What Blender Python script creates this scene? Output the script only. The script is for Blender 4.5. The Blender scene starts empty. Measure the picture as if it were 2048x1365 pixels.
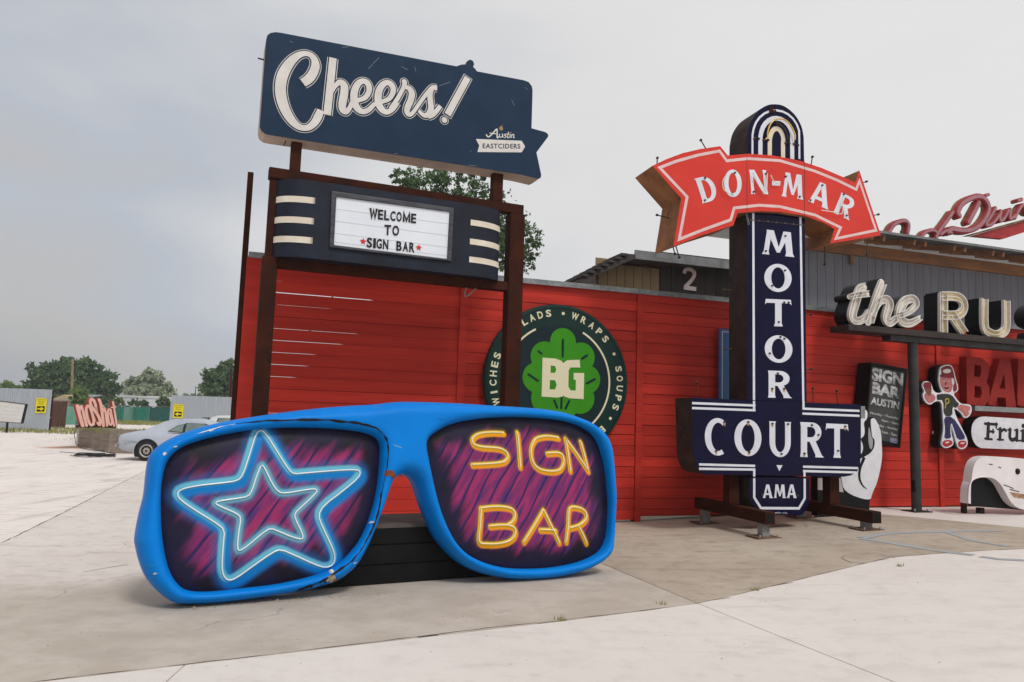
import bpy, bmesh, math, random
import numpy as np
from mathutils import Vector, Matrix, geometry
random.seed(7)
SC = bpy.context.scene
COL = SC.collection
# ------------------------------------------------------------------ camera
FPX, DH, ROLL, CAMH = 1500.0, 160.0, 0.032, 1.6
PITCH = math.atan(DH / FPX)
F_ = Vector((0, math.cos(PITCH), math.sin(PITCH)))
U0 = Vector((0, -math.sin(PITCH), math.cos(PITCH)))
R_ = Vector((1, 0, 0)) * math.cos(ROLL) + U0 * math.sin(ROLL)
U_ = Vector((-1, 0, 0)) * math.sin(ROLL) + U0 * math.cos(ROLL)
CAM = Vector((0, 0, CAMH))
cd = bpy.data.cameras.new('camera'); cam = bpy.data.objects.new('camera', cd); COL.objects.link(cam)
cam.matrix_world = Matrix(((R_.x, U_.x, -F_.x, 0), (R_.y, U_.y, -F_.y, 0), (R_.z, U_.z, -F_.z, CAMH), (0, 0, 0, 1)))
cd.sensor_width = 36; cd.lens = FPX / 2048 * 36; cd.clip_end = 3000; cd.clip_start = 0.05
SC.camera = cam
SC.render.resolution_x, SC.render.resolution_y = 1024, 682
SC.view_settings.view_transform = 'Standard'; SC.view_settings.look = 'None'
SC.view_settings.exposure = 0.08; SC.view_settings.gamma = 1; SC.view_settings.use_curve_mapping = False
# ------------------------------------------------------------------ light
SUN_DIR = Vector((0.45, -0.75, 1.1)).normalized()          # towards the veiled sun
wd = bpy.data.worlds.new('World'); SC.world = wd; wd.use_nodes = True
nt = wd.node_tree; nt.nodes.clear()
def wn(t, **k):
    n = nt.nodes.new(t)
    for a, b in k.items(): setattr(n, a, b)
    return n
L = nt.links.new
wo = wn('ShaderNodeOutputWorld'); bg = wn('ShaderNodeBackground'); bg.inputs[1].default_value = 0.1
sky = wn('ShaderNodeTexSky', sky_type='NISHITA', sun_disc=False)
sky.sun_elevation = math.asin(SUN_DIR.z); sky.sun_rotation = math.atan2(SUN_DIR.x, SUN_DIR.y)
sky.dust_density = 4
tc = wn('ShaderNodeTexCoord'); 
dot = wn('ShaderNodeVectorMath', operation='DOT_PRODUCT'); dot.inputs[1].default_value = (0.80, 0.22, 0.56)
L(tc.outputs['Generated'], dot.inputs[0])
mp = wn('ShaderNodeMapping'); mp.inputs['Scale'].default_value = (1.0, 1.0, 2.6); L(tc.outputs['Generated'], mp.inputs[0])
nz = wn('ShaderNodeTexNoise'); nz.inputs['Scale'].default_value = 1.9; nz.inputs['Detail'].default_value = 5; nz.inputs['Roughness'].default_value = 0.48
L(mp.outputs[0], nz.inputs['Vector'])
ma = wn('ShaderNodeMath', operation='MULTIPLY_ADD'); ma.inputs[1].default_value = 1.25; ma.inputs[2].default_value = -0.62
L(nz.outputs[0], ma.inputs[0])
ad = wn('ShaderNodeMath', operation='ADD'); L(dot.outputs['Value'], ad.inputs[0]); L(ma.outputs[0], ad.inputs[1])
mr = wn('ShaderNodeMapRange'); mr.inputs[1].default_value = -0.75; mr.inputs[2].default_value = 0.75; L(ad.outputs[0], mr.inputs[0])
cr = wn('ShaderNodeValToRGB'); L(mr.outputs[0], cr.inputs[0])
els = cr.color_ramp.elements
els[0].position = 0.0; els[0].color = (3.0, 3.05, 3.2, 1)
els[1].position = 1.0; els[1].color = (7.9, 7.8, 7.75, 1)
for p, c3 in ((0.22, (4.2, 4.35, 4.65)), (0.36, (5.1, 5.02, 4.95)), (0.48, (4.9, 5.2, 5.75)), (0.62, (6.0, 6.15, 6.4)), (0.78, (7.3, 7.25, 7.25))):
    e = els.new(p); e.color = (*c3, 1)
mx = wn('ShaderNodeMix', data_type='RGBA'); mx.inputs[0].default_value = 0.93
L(sky.outputs[0], mx.inputs[6]); L(cr.outputs[0], mx.inputs[7])
L(mx.outputs[2], bg.inputs[0]); L(bg.outputs[0], wo.inputs[0])
sl = bpy.data.lights.new('sun', 'SUN'); sl.energy = 1.5; sl.angle = math.radians(13); sl.color = (1, 0.98, 0.95)
so = bpy.data.objects.new('sun', sl); COL.objects.link(so)
so.rotation_euler = (-SUN_DIR).to_track_quat('-Z', 'Y').to_euler(); so.location = (5, -5, 20)

# ------------------------------------------------------------------ helpers
def lin(v): v /= 255.0; return v / 12.92 if v <= 0.04045 else ((v + 0.055) / 1.055) ** 2.4
def c8(r, g, b, k=1.0): return (min(lin(r) * k, .9), min(lin(g) * k, .9), min(lin(b) * k, .9))
def ray(u, v): return F_ + R_ * ((u - 1024) / FPX) + U_ * ((682.5 - v) / FPX)
def sp(x): return math.log1p(math.exp(max(-30, min(30, x * 2.5)))) / 2.5
def gz(x, y=0):                                             # apron rises gently to the right
    return 0.05 * (sp(x - 1.6) - sp(x - 6.2))
def gpx(u, v, dz=0):                                        # pixel -> point on the ground
    r = ray(u, v); g = 0.0
    for _ in range(12):
        k = (g - CAMH) / r.z; g = 0.6 * g + 0.4 * (gz(CAM.x + r.x * k) + dz)
    return Vector((r.x * k, r.y * k, g))
class Pl:                                                   # upright local frame: x along, y away, z up
    def __init__(s, o, ang, tilt=0, roll=0):
        s.M = Matrix.Translation(Vector(o)) @ Matrix.Rotation(math.radians(ang), 4, 'Z') @ Matrix.Rotation(-math.radians(tilt), 4, 'X') @ Matrix.Rotation(math.radians(roll), 4, 'Y')
        s.I = s.M.inverted()
    def px(s, u, v, n=0):
        ro = s.I @ CAM; rd = s.I.to_3x3() @ ray(u, v); k = (-n - ro.y) / rd.y; p = ro + rd * k
        return (p.x, p.z)
    def pxs(s, pts, n=0): return [s.px(u, v, n) for u, v in pts]
def Z(ox, oy, k):                                           # zoom crop coordinates -> photo pixels
    return lambda pts: [(ox + x * k, oy + y * k) for x, y in pts]
def cat(pts, n=6, closed=False):                            # Catmull-Rom
    P = [Vector(p) for p in pts]; N = len(P); out = []
    for i in range(N if closed else N - 1):
        g = (lambda j: P[j % N]) if closed else (lambda j: P[max(0, min(N - 1, j))])
        a, b, c, d = g(i - 1), g(i), g(i + 1), g(i + 2)
        for q in range(n):
            t = q / n
            out.append(0.5 * ((2 * b) + (c - a) * t + (2 * a - 5 * b + 4 * c - d) * t * t + (3 * b - a - 3 * c + d) * t ** 3))
    if not closed: out.append(P[-1])
    return [tuple(p) for p in out]
def chaikin(pts, n=2, closed=True):
    for _ in range(n):
        o = []; N = len(pts)
        if not closed: o.append(pts[0])
        for i in range(N if closed else N - 1):
            a, b = pts[i], pts[(i + 1) % N]
            o += [tuple(a[j] * .75 + b[j] * .25 for j in range(len(a))), tuple(a[j] * .25 + b[j] * .75 for j in range(len(a)))]
        if not closed: o.append(pts[-1])
        pts = o
    return pts
def ell(cx, cy, rx, ry, n=40, a0=0, a1=360):
    full = abs(a1 - a0) >= 360
    return [(cx + rx * math.cos(math.radians(a0 + (a1 - a0) * i / (n if full else n - 1))), cy + ry * math.sin(math.radians(a0 + (a1 - a0) * i / (n if full else n - 1)))) for i in range(n)]

class MB:
    def __init__(s): s.v = []; s.f = []; s.sm = []
    def add(s, v, f, sm=False):
        b = len(s.v); s.v += [tuple(p) for p in v]; s.f += [tuple(i + b for i in q) for q in f]; s.sm += [sm] * len(f); return s
    def prism(s, loops, n0, n1, sm=False):                  # loops in (x,z) of the plane; n towards the viewer
        if isinstance(loops[0][0], (int, float)): loops = [loops]
        flat = [p for l in loops for p in l]; N = len(flat)
        tris = geometry.tessellate_polygon([[Vector((p[0], p[1], 0)) for p in l] for l in loops])
        v = [(p[0], -n1, p[1]) for p in flat] + [(p[0], -n0, p[1]) for p in flat]
        f = []
        for t in tris:
            a, b, c = [flat[i] for i in t]
            ar = (b[0] - a[0]) * (c[1] - a[1]) - (c[0] - a[0]) * (b[1] - a[1])
            t = t if ar > 0 else (t[0], t[2], t[1])
            f += [tuple(t), (t[0] + N, t[2] + N, t[1] + N)]
        o = 0
        for li, l in enumerate(loops):
            m = len(l); ar = sum(l[i][0] * l[(i + 1) % m][1] - l[(i + 1) % m][0] * l[i][1] for i in range(m))
            fl = (ar > 0) == (li == 0)
            for i in range(m):
                a, b = o + i, o + (i + 1) % m
                f.append((a, a + N, b + N, b) if fl else (b, b + N, a + N, a))
            o += m
        return s.add(v, f, sm)
    def rib(s, pts, w, n0, th, closed=False, ramp=0.0006, caps=None):
        P = [Vector((p[0], p[1])) for p in pts]; N = len(P)
        W = w if isinstance(w, (list, tuple)) else [w] * N
        v = []; f = []
        for i in range(N):
            a = P[(i - 1) % N] if (closed or i > 0) else P[i]; b = P[(i + 1) % N] if (closed or i < N - 1) else P[i]
            d1 = (P[i] - a); d2 = (b - P[i])
            d1 = d1.normalized() if d1.length > 1e-9 else d2.normalized(); d2 = d2.normalized() if d2.length > 1e-9 else d1
            t = d1 + d2; t = t.normalized() if t.length > 1e-6 else d1
            nn = Vector((-t.y, t.x)); k = W[i] / 2 / max(0.45, nn.dot(Vector((-d1.y, d1.x))))
            top = n0 + th + ramp * i / N
            for q, z in ((P[i] + nn * k, top), (P[i] - nn * k, top), (P[i] - nn * k, n0), (P[i] + nn * k, n0)):
                v.append((q.x, -z, q.y))
        for i in range(N if closed else N - 1):
            a, b = 4 * i, 4 * ((i + 1) % N)
            f += [(a + 1, b + 1, b, a), (a + 2, b + 2, b + 1, a + 1), (a, b, b + 3, a + 3)]
        if not closed: f += [(0, 3, 2, 1), (4 * N - 4, 4 * N - 3, 4 * N - 2, 4 * N - 1)]
        s.add(v, f)
        if caps:
            for i in (0, N - 1):
                s.prism(ell(P[i].x, P[i].y, W[i] / 2 * .995, W[i] / 2 * .995, 18), n0, n0 + th - 0.0004 - (0.0003 if i else 0))
        return s
    def box(s, x0, x1, y0, y1, z0, z1):
        v = [(x, y, z) for x in (x0, x1) for y in (y0, y1) for z in (z0, z1)]
        return s.add(v, [(0, 1, 3, 2), (4, 6, 7, 5), (0, 4, 5, 1), (2, 3, 7, 6), (0, 2, 6, 4), (1, 5, 7, 3)])
    def bar(s, a, b, wx, wy, up=(0, 0, 1)):                 # square bar from a to b
        a, b = Vector(a), Vector(b); d = (b - a).normalized(); u = Vector(up)
        if abs(d.dot(u)) > .95: u = Vector((0, 1, 0))
        r = d.cross(u).normalized(); u = r.cross(d)
        v = [p + r * i * wx / 2 + u * j * wy / 2 for p in (a, b) for i, j in ((-1, -1), (1, -1), (1, 1), (-1, 1))]
        return s.add(v, [(0, 1, 2, 3), (7, 6, 5, 4), (0, 4, 5, 1), (1, 5, 6, 2), (2, 6, 7, 3), (3, 7, 4, 0)])
    def tube(s, pts, r, n=8, closed=False, caps=True):
        P = [Vector(p) for p in pts]; N = len(P); R = r if isinstance(r, (list, tuple)) else [r] * N
        v = []; f = []; pu = None
        for i in range(N):
            a = P[(i - 1) % N] if (closed or i > 0) else P[i]; b = P[(i + 1) % N] if (closed or i < N - 1) else P[i]
            d = (b - a).normalized()
            if pu is None: pu = Vector((0, 0, 1)) if abs(d.z) < .9 else Vector((1, 0, 0))
            x = d.cross(pu).normalized(); u = x.cross(d).normalized(); pu = u
            for q in range(n):
                t = 2 * math.pi * q / n; v.append(P[i] + (x * math.cos(t) + u * math.sin(t)) * R[i])
        for i in range(N if closed else N - 1):
            for q in range(n):
                a, b = i * n, ((i + 1) % N) * n; f.append((a + q, a + (q + 1) % n, b + (q + 1) % n, b + q))
        s.add(v, f, True)
        if caps and not closed:
            s.add([v[q] for q in range(n)], [tuple(range(n))[::-1]]); s.add(v[-n:], [tuple(range(n))])
        return s
    def lathe(s, prof, c=(0, 0, 0), axis='y', n=24):        # prof: (radius, along)
        v = []; f = []; m = len(prof)
        for q in range(n):
            t = 2 * math.pi * q / n
            for r, h in prof:
                p = (r * math.cos(t), h, r * math.sin(t)) if axis == 'y' else (r * math.cos(t), r * math.sin(t), h)
                v.append((c[0] + p[0], c[1] + p[1], c[2] + p[2]))
        for q in range(n):
            for i in range(m - 1):
                a, b = q * m + i, ((q + 1) % n) * m + i; f.append((a, a + 1, b + 1, b))
        return s.add(v, f, True)
    def build(s, name, mat, parent=None, bevel=0, recalc=False, smooth=None, **k):
        me = bpy.data.meshes.new(name); me.from_pydata(s.v, [], s.f)
        me.polygons.foreach_set('use_smooth', s.sm if smooth is None else [smooth] * len(s.f))
        if recalc:
            bm = bmesh.new(); bm.from_mesh(me); bmesh.ops.recalc_face_normals(bm, faces=bm.faces); bm.to_mesh(me); bm.free()
        me.materials.append(mat); me.update()
        o = bpy.data.objects.new(name, me); COL.objects.link(o); o.parent = parent
        if bevel:
            b = o.modifiers.new('edge', 'BEVEL'); b.width = bevel; b.segments = 2; b.limit_method = 'ANGLE'; b.angle_limit = math.radians(50)
        for a, b in k.items(): o[a] = b
        return o
def thing(name, M, label, category, group=None):
    o = bpy.data.objects.new(name, None); COL.objects.link(o); o.empty_display_size = .1
    o.matrix_world = M; o['label'] = label; o['category'] = category
    if group: o['group'] = group
    return o
def tmesh(txt, off=0.0, shear=0.0, spacing=1.0):            # built-in font -> (verts, faces) normalised to a unit box
    cu = bpy.data.curves.new('t', 'FONT'); cu.body = txt; cu.offset = off; cu.shear = shear; cu.space_character = spacing; cu.resolution_u = 4
    ob = bpy.data.objects.new('t', cu); COL.objects.link(ob)
    me = ob.to_mesh(); v = [(p.co.x, p.co.y) for p in me.vertices]; f = [tuple(p.vertices) for p in me.polygons]
    ob.to_mesh_clear(); bpy.data.objects.remove(ob); bpy.data.curves.remove(cu)
    xs = [p[0] for p in v]; ys = [p[1] for p in v]; x0, x1, y0, y1 = min(xs), max(xs), min(ys), max(ys)
    return [((x - x0) / (x1 - x0), (y - y0) / (y1 - y0)) for x, y in v], f, (x1 - x0) / (y1 - y0)
def aff(bl, br, tl):
    return lambda x, y: (bl[0] + (br[0] - bl[0]) * x + (tl[0] - bl[0]) * y, bl[1] + (br[1] - bl[1]) * x + (tl[1] - bl[1]) * y)
def put_text(mb, txt, fn, n, **k):                          # flat lettering on a plane
    v, f, _ = tmesh(txt, **k); P = [fn(*p) for p in v]
    out = []
    for q in f:
        a, b, c = [P[i] for i in q[:3]]
        ar = (b[0] - a[0]) * (c[1] - a[1]) - (c[0] - a[0]) * (b[1] - a[1])
        out.append(q if ar > 0 else q[::-1])
    mb.add([(p[0], -n, p[1]) for p in P], out)
    return mb
def thick_text(mb, txt, fn, n0, n1, **k):
    v, f, _ = tmesh(txt, **k); P = [fn(*p) for p in v]; N = len(P); cnt = {}
    fs = []
    for q in f:
        a, b, c = [P[i] for i in q[:3]]
        if (b[0] - a[0]) * (c[1] - a[1]) - (c[0] - a[0]) * (b[1] - a[1]) < 0: q = q[::-1]
        fs.append(q)
        for i in range(len(q)):
            e = (q[i], q[(i + 1) % len(q)]); cnt[e] = 1
    out = list(fs)
    for (a, b) in cnt:
        if (b, a) not in cnt: out.append((a, a + N, b + N, b))
    mb.add([(p[0], -n1, p[1]) for p in P] + [(p[0], -n0, p[1]) for p in P], out)
    return mb

# ------------------------------------------------------------------ materials
def mat(name, c1, c2=None, scale=6.0, rough=0.6, metal=0.0, bump=0.0, bscale=40.0, lo=0.35, hi=0.65, stretch=(1, 1, 1), spec=0.22, coat=0.0, island=0.0, c3=None, trans=0.0, objr=0.0, det=6, alpha=1):
    m = bpy.data.materials.new(name); m.use_nodes = True; t = m.node_tree; b = t.nodes['Principled BSDF']
    b.inputs['Roughness'].default_value = rough; b.inputs['Metallic'].default_value = metal; b.inputs['Specular IOR Level'].default_value = spec
    b.inputs['Coat Weight'].default_value = coat; b.inputs['Coat Roughness'].default_value = 0.08; b.inputs['Base Color'].default_value = (*c1, 1)
    b.inputs['Transmission Weight'].default_value = trans
    def nd(k, **a):
        n = t.nodes.new(k)
        for x, y in a.items(): setattr(n, x, y)
        return n
    tc = nd('ShaderNodeTexCoord'); mp = nd('ShaderNodeMapping'); mp.inputs['Scale'].default_value = stretch; t.links.new(tc.outputs['Object'], mp.inputs[0])
    col = None
    if c2:
        n = nd('ShaderNodeTexNoise'); n.inputs['Scale'].default_value = scale; n.inputs['Detail'].default_value = det; n.inputs['Roughness'].default_value = 0.6
        t.links.new(mp.outputs[0], n.inputs['Vector'])
        r = nd('ShaderNodeMapRange'); r.inputs[1].default_value = lo; r.inputs[2].default_value = hi; t.links.new(n.outputs[0], r.inputs[0])
        x = nd('ShaderNodeMix', data_type='RGBA'); x.inputs[6].default_value = (*c1, 1); x.inputs[7].default_value = (*c2, 1)
        t.links.new(r.outputs[0], x.inputs[0]); col = x.outputs[2]
        if c3:                                              # sparse specks / chips
            n2 = nd('ShaderNodeTexNoise'); n2.inputs['Scale'].default_value = scale * 3.1; n2.inputs['Detail'].default_value = 8; t.links.new(mp.outputs[0], n2.inputs['Vector'])
            r2 = nd('ShaderNodeMapRange'); r2.inputs[1].default_value = 0.66; r2.inputs[2].default_value = 0.70; t.links.new(n2.outputs[0], r2.inputs[0])
            x2 = nd('ShaderNodeMix', data_type='RGBA'); x2.inputs[7].default_value = (*c3, 1); t.links.new(col, x2.inputs[6]); t.links.new(r2.outputs[0], x2.inputs[0]); col = x2.outputs[2]
        rr = nd('ShaderNodeMapRange'); rr.inputs[3].default_value = max(0.03, rough - 0.1); rr.inputs[4].default_value = min(1, rough + 0.12); t.links.new(n.outputs[0], rr.inputs[0]); t.links.new(rr.outputs[0], b.inputs['Roughness'])
    if island:
        g = nd('ShaderNodeNewGeometry'); h = nd('ShaderNodeHueSaturation'); q = nd('ShaderNodeMapRange'); q.inputs[3].default_value = 1 - island; q.inputs[4].default_value = 1 + island
        t.links.new(g.outputs['Random Per Island'], q.inputs[0]); t.links.new(q.outputs[0], h.inputs['Value'])
        if col: t.links.new(col, h.inputs['Color'])
        else: h.inputs['Color'].default_value = (*c1, 1)
        col = h.outputs[0]
    if objr:                                                # each board a little different
        oi = nd('ShaderNodeObjectInfo'); h = nd('ShaderNodeHueSaturation'); q = nd('ShaderNodeMapRange'); q.inputs[3].default_value = 1 - objr; q.inputs[4].default_value = 1 + objr
        t.links.new(oi.outputs['Random'], q.inputs[0]); t.links.new(q.outputs[0], h.inputs['Value']); t.links.new(col, h.inputs['Color']); col = h.outputs[0]
    if col: t.links.new(col, b.inputs['Base Color'])
    if bump:
        n3 = nd('ShaderNodeTexNoise'); n3.inputs['Scale'].default_value = bscale; n3.inputs['Detail'].default_value = 6; t.links.new(mp.outputs[0], n3.inputs['Vector'])
        bp = nd('ShaderNodeBump'); bp.inputs['Strength'].default_value = bump; bp.inputs['Distance'].default_value = 0.02; t.links.new(n3.outputs[0], bp.inputs['Height']); t.links.new(bp.outputs[0], b.inputs['Normal'])
    return m
RUST = mat('rusty_steel', c8(46, 23, 16), c8(66, 32, 20), scale=3, rough=.8, spec=.12, bump=.25, c3=c8(40, 24, 19))
RUSTD = mat('dark_rusty_steel', c8(60, 48, 42), c8(44, 36, 33), scale=4, rough=.75, bump=.2, c3=c8(96, 62, 40))
RUSTO = mat('orange_rusty_sheet', c8(160, 108, 66), c8(116, 80, 54), scale=3, rough=.75, bump=.15, c3=c8(78, 48, 34))
GALV = mat('galvanised_steel', c8(150, 155, 155), c8(120, 125, 126), scale=9, rough=.45, metal=.6, bump=.1)
REDW = mat('red_painted_wood', c8(198, 56, 43), c8(170, 44, 35), scale=1.6, objr=.17, rough=.6, bump=.12, bscale=16, stretch=(.3, 3, 5), lo=.3, hi=.7, spec=.18)
WHITE = mat('white_enamel', c8(222, 222, 226), c8(205, 206, 212), scale=5, rough=.35, spec=.3)
WHITED = mat('worn_white_paint', c8(216, 213, 208), c8(204, 200, 194), scale=5, rough=.5)
BLACK = mat('black_paint', c8(15, 15, 17), c8(22, 22, 24), scale=5, rough=.5, spec=.15)
NEONOFF = mat('clear_neon_glass', c8(226, 222, 212), rough=.12, spec=.6)
DARKM = mat('dark_electrode', c8(44, 40, 38), c8(90, 70, 50), scale=30, rough=.6)
# ------------------------------------------------------------------ ground
def concrete(name, c1, c2, dark, tone_mix=None, seed=0.0, ck=.5):
    m = bpy.data.materials.new(name); m.use_nodes = True; t = m.node_tree; b = t.nodes['Principled BSDF']; b.inputs['Roughness'].default_value = .8; b.inputs['Specular IOR Level'].default_value = .2
    N = t.nodes.new; K = t.links.new; tc = N('ShaderNodeTexCoord')
    def vec(st): mp = N('ShaderNodeMapping'); mp.inputs['Scale'].default_value = st; mp.inputs['Location'].default_value = (seed, seed * .7, 0); mp.inputs['Rotation'].default_value = (0, 0, .5); K(tc.outputs['Object'], mp.inputs[0]); return mp.outputs[0]
    def noise(s, d=7, st=(1, 1, 1), r=.62): n = N('ShaderNodeTexNoise'); n.inputs['Scale'].default_value = s; n.inputs['Detail'].default_value = d; n.inputs['Roughness'].default_value = r; K(vec(st), n.inputs['Vector']); return n.outputs[0]
    def mr(x, a, c, lo=0., hi=1.):
        r = N('ShaderNodeMapRange'); r.interpolation_type = 'SMOOTHSTEP'; K(x, r.inputs[0])
        for i_, q_ in ((1, a), (2, c), (3, lo), (4, hi)): r.inputs[i_].default_value = q_
        return r.outputs[0]
    def mul(a, c): n = N('ShaderNodeMath'); n.operation = 'MULTIPLY'; K(a, n.inputs[0]); (K(c, n.inputs[1]) if not isinstance(c, float) else setattr(n.inputs[1], 'default_value', c)); return n.outputs[0]
    def mix(f_, a, c):
        x = N('ShaderNodeMix'); x.data_type = 'RGBA'; K(f_, x.inputs[0])
        for s_, q_ in ((6, a), (7, c)):
            if isinstance(q_, tuple): x.inputs[s_].default_value = (*q_, 1)
            else: K(q_, x.inputs[s_])
        return x.outputs[2]
    col = mix(mr(noise(.45), .32, .68), c1, c2)
    if tone_mix: col = tone_mix(N, K, mr, mix, noise, tc, col)
    col = mix(mul(mr(noise(1.1, 8, (1, 3.2, 1), .68), .50, .74), .55), col, dark)        # broom and tyre streaks
    col = mix(mul(mr(noise(5, 9, (1, 1, 1), .7), .46, .72), .42), col, dark)              # mottling
    col = mix(mul(mr(noise(150, 2), .40, .75), .30), col, dark)                           # aggregate
    vo = N('ShaderNodeTexVoronoi'); vo.inputs['Scale'].default_value = 1.3; K(vec((1, 1, 1)), vo.inputs['Vector'])
    col = mix(mul(mr(vo.outputs['Distance'], .07, .02), .45), col, dark)                  # drips and gum
    w = N('ShaderNodeVectorMath'); w.operation = 'MULTIPLY_ADD'; w.inputs[1].default_value = (.9, .9, 0); nn = N('ShaderNodeTexNoise'); nn.inputs['Scale'].default_value = 1.4; nn.inputs['Detail'].default_value = 8; K(vec((1, 1, 1)), nn.inputs['Vector']); K(nn.outputs['Color'], w.inputs[0]); K(vec((1, 1, 1)), w.inputs[2])
    ve = N('ShaderNodeTexVoronoi'); ve.feature = 'DISTANCE_TO_EDGE'; ve.inputs['Scale'].default_value = .28; K(w.outputs[0], ve.inputs['Vector'])
    crk = mul(mr(ve.outputs['Distance'], .0032, .0012), mr(noise(.5, 4), .50, .58))
    col = mix(mul(crk, ck), col, c8(104, 94, 84))
    K(col, b.inputs['Base Color'])
    bp = N('ShaderNodeBump'); bp.inputs['Strength'].default_value = .22; bp.inputs['Distance'].default_value = .01; K(noise(60, 8), bp.inputs['Height']); K(bp.outputs[0], b.inputs['Normal'])
    return m
CONT = concrete('tan_concrete', c8(192, 179, 163), c8(174, 159, 143), c8(128, 113, 98))
CONW = concrete('pale_concrete', c8(226, 218, 212), c8(219, 211, 204), c8(196, 186, 179), seed=11.0, ck=.0)
CRACK = mat('crack_dirt', c8(112, 100, 88), c8(70, 62, 54), scale=20, rough=.95)
def near_tone(N, K, mr, mix, noise, tc, col):                    # darker tan towards the street joint, edge broken by noise
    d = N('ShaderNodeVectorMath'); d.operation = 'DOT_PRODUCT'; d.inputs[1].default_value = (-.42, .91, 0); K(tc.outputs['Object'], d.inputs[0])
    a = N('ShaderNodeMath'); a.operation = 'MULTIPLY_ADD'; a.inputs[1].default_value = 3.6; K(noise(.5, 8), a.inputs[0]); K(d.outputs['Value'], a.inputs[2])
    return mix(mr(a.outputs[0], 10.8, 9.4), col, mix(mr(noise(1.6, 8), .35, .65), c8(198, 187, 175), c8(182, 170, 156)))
CONM = concrete('pale_to_tan_concrete', c8(226, 217, 211), c8(217, 208, 201), c8(166, 155, 144), near_tone, 4.0, .35)
def ground_material():
    m = bpy.data.materials.new('gravel_lot'); m.use_nodes = True; t = m.node_tree; b = t.nodes['Principled BSDF']; b.inputs['Roughness'].default_value = .9
    N = lambda k: t.nodes.new(k); K = t.links.new
    tc = N('ShaderNodeTexCoord')
    def noise(s, d=7, st=(1, 1, 1)):
        mp = N('ShaderNodeMapping'); mp.inputs['Scale'].default_value = st; K(tc.outputs['Object'], mp.inputs[0])
        n = N('ShaderNodeTexNoise'); n.inputs['Scale'].default_value = s; n.inputs['Detail'].default_value = d; n.inputs['Roughness'].default_value = .62; K(mp.outputs[0], n.inputs['Vector']); return n.outputs[0]
    def mr(x, a, c):
        r = N('ShaderNodeMapRange'); r.inputs[1].default_value = a; r.inputs[2].default_value = c; K(x, r.inputs[0]); return r.outputs[0]
    def mix(f, a, c):
        x = N('ShaderNodeMix'); x.data_type = 'RGBA'; K(f, x.inputs[0])
        for s, q in ((6, a), (7, c)):
            if isinstance(q, tuple): x.inputs[s].default_value = (*q, 1)
            else: K(q, x.inputs[s])
        return x.outputs[2]
    base = mix(mr(noise(.35), .3, .7), c8(238, 228, 222), c8(228, 217, 210))
    base = mix(mr(noise(2.2, 9, (1, .25, 1)), .52, .70), base, c8(200, 190, 183))
    def blob(c, r):
        d = N('ShaderNodeVectorMath'); d.operation = 'DISTANCE'; d.inputs[1].default_value = (*c, 0); K(tc.outputs['Object'], d.inputs[0])
        a = N('ShaderNodeMath'); a.operation = 'MULTIPLY_ADD'; a.inputs[1].default_value = r * 1.6; a.inputs[2].default_value = -r * .8; K(noise(.6), a.inputs[0])
        s = N('ShaderNodeMath'); s.operation = 'ADD'; K(d.outputs['Value'], s.inputs[0]); K(a.outputs[0], s.inputs[1])
        r1 = N('ShaderNodeMapRange'); r1.inputs[1].default_value = r; r1.inputs[2].default_value = r * .35; K(s.outputs[0], r1.inputs[0]); return r1.outputs[0]
    base = mix(blob((-17.4, 30.4), 1.5), base, c8(176, 128, 92))
    base = mix(blob((-17.6, 30.8), .8), base, c8(120, 84, 62))
    base = mix(mr(noise(5, 8, (.3, 1.6, 1)), .56, .70), base, c8(178, 168, 160)); base = mix(mr(noise(60, 4), .5, .85), base, c8(176, 167, 160))
    K(base, b.inputs['Base Color'])
    bp = N('ShaderNodeBump'); bp.inputs['Strength'].default_value = .35; bp.inputs['Distance'].default_value = .03; K(noise(14), bp.inputs['Height']); K(bp.outputs[0], b.inputs['Normal'])
    return m
GRAV = ground_material()
xs = sorted(set([-1500, -600, -250, -120, -70, -40, -25, -15, -8, -4, -2] + [round(-1 + .4 * i, 2) for i in range(26)] + [12, 16, 25, 40, 80, 200, 600, 1500]))
ys = [-300, -80, -30, -10, 0, 5, 10, 15, 20, 30, 50, 80, 130, 250, 600, 2500]
v = [(x, y, gz(x) - .012) for y in ys for x in xs]; nx = len(xs)
f = [(j * nx + i, j * nx + i + 1, (j + 1) * nx + i + 1, (j + 1) * nx + i) for j in range(len(ys) - 1) for i in range(nx - 1)]
ground = MB().add(v, f, True).build('ground', GRAV, kind='structure')
def inset(poly, d):
    P = [Vector(p[:2]) for p in poly]; n = len(P)
    if sum(P[i].x * P[(i + 1) % n].y - P[(i + 1) % n].x * P[i].y for i in range(n)) < 0: P.reverse()
    out = []
    for i in range(n):
        a, b, c = P[i - 1], P[i], P[(i + 1) % n]; d1 = (b - a).normalized(); d2 = (c - b).normalized()
        n1 = Vector((-d1.y, d1.x)); n2 = Vector((-d2.y, d2.x)); m = (n1 + n2); m = m / max(.3, m.dot(n1))
        out.append(b + m * d)
    return out
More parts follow.
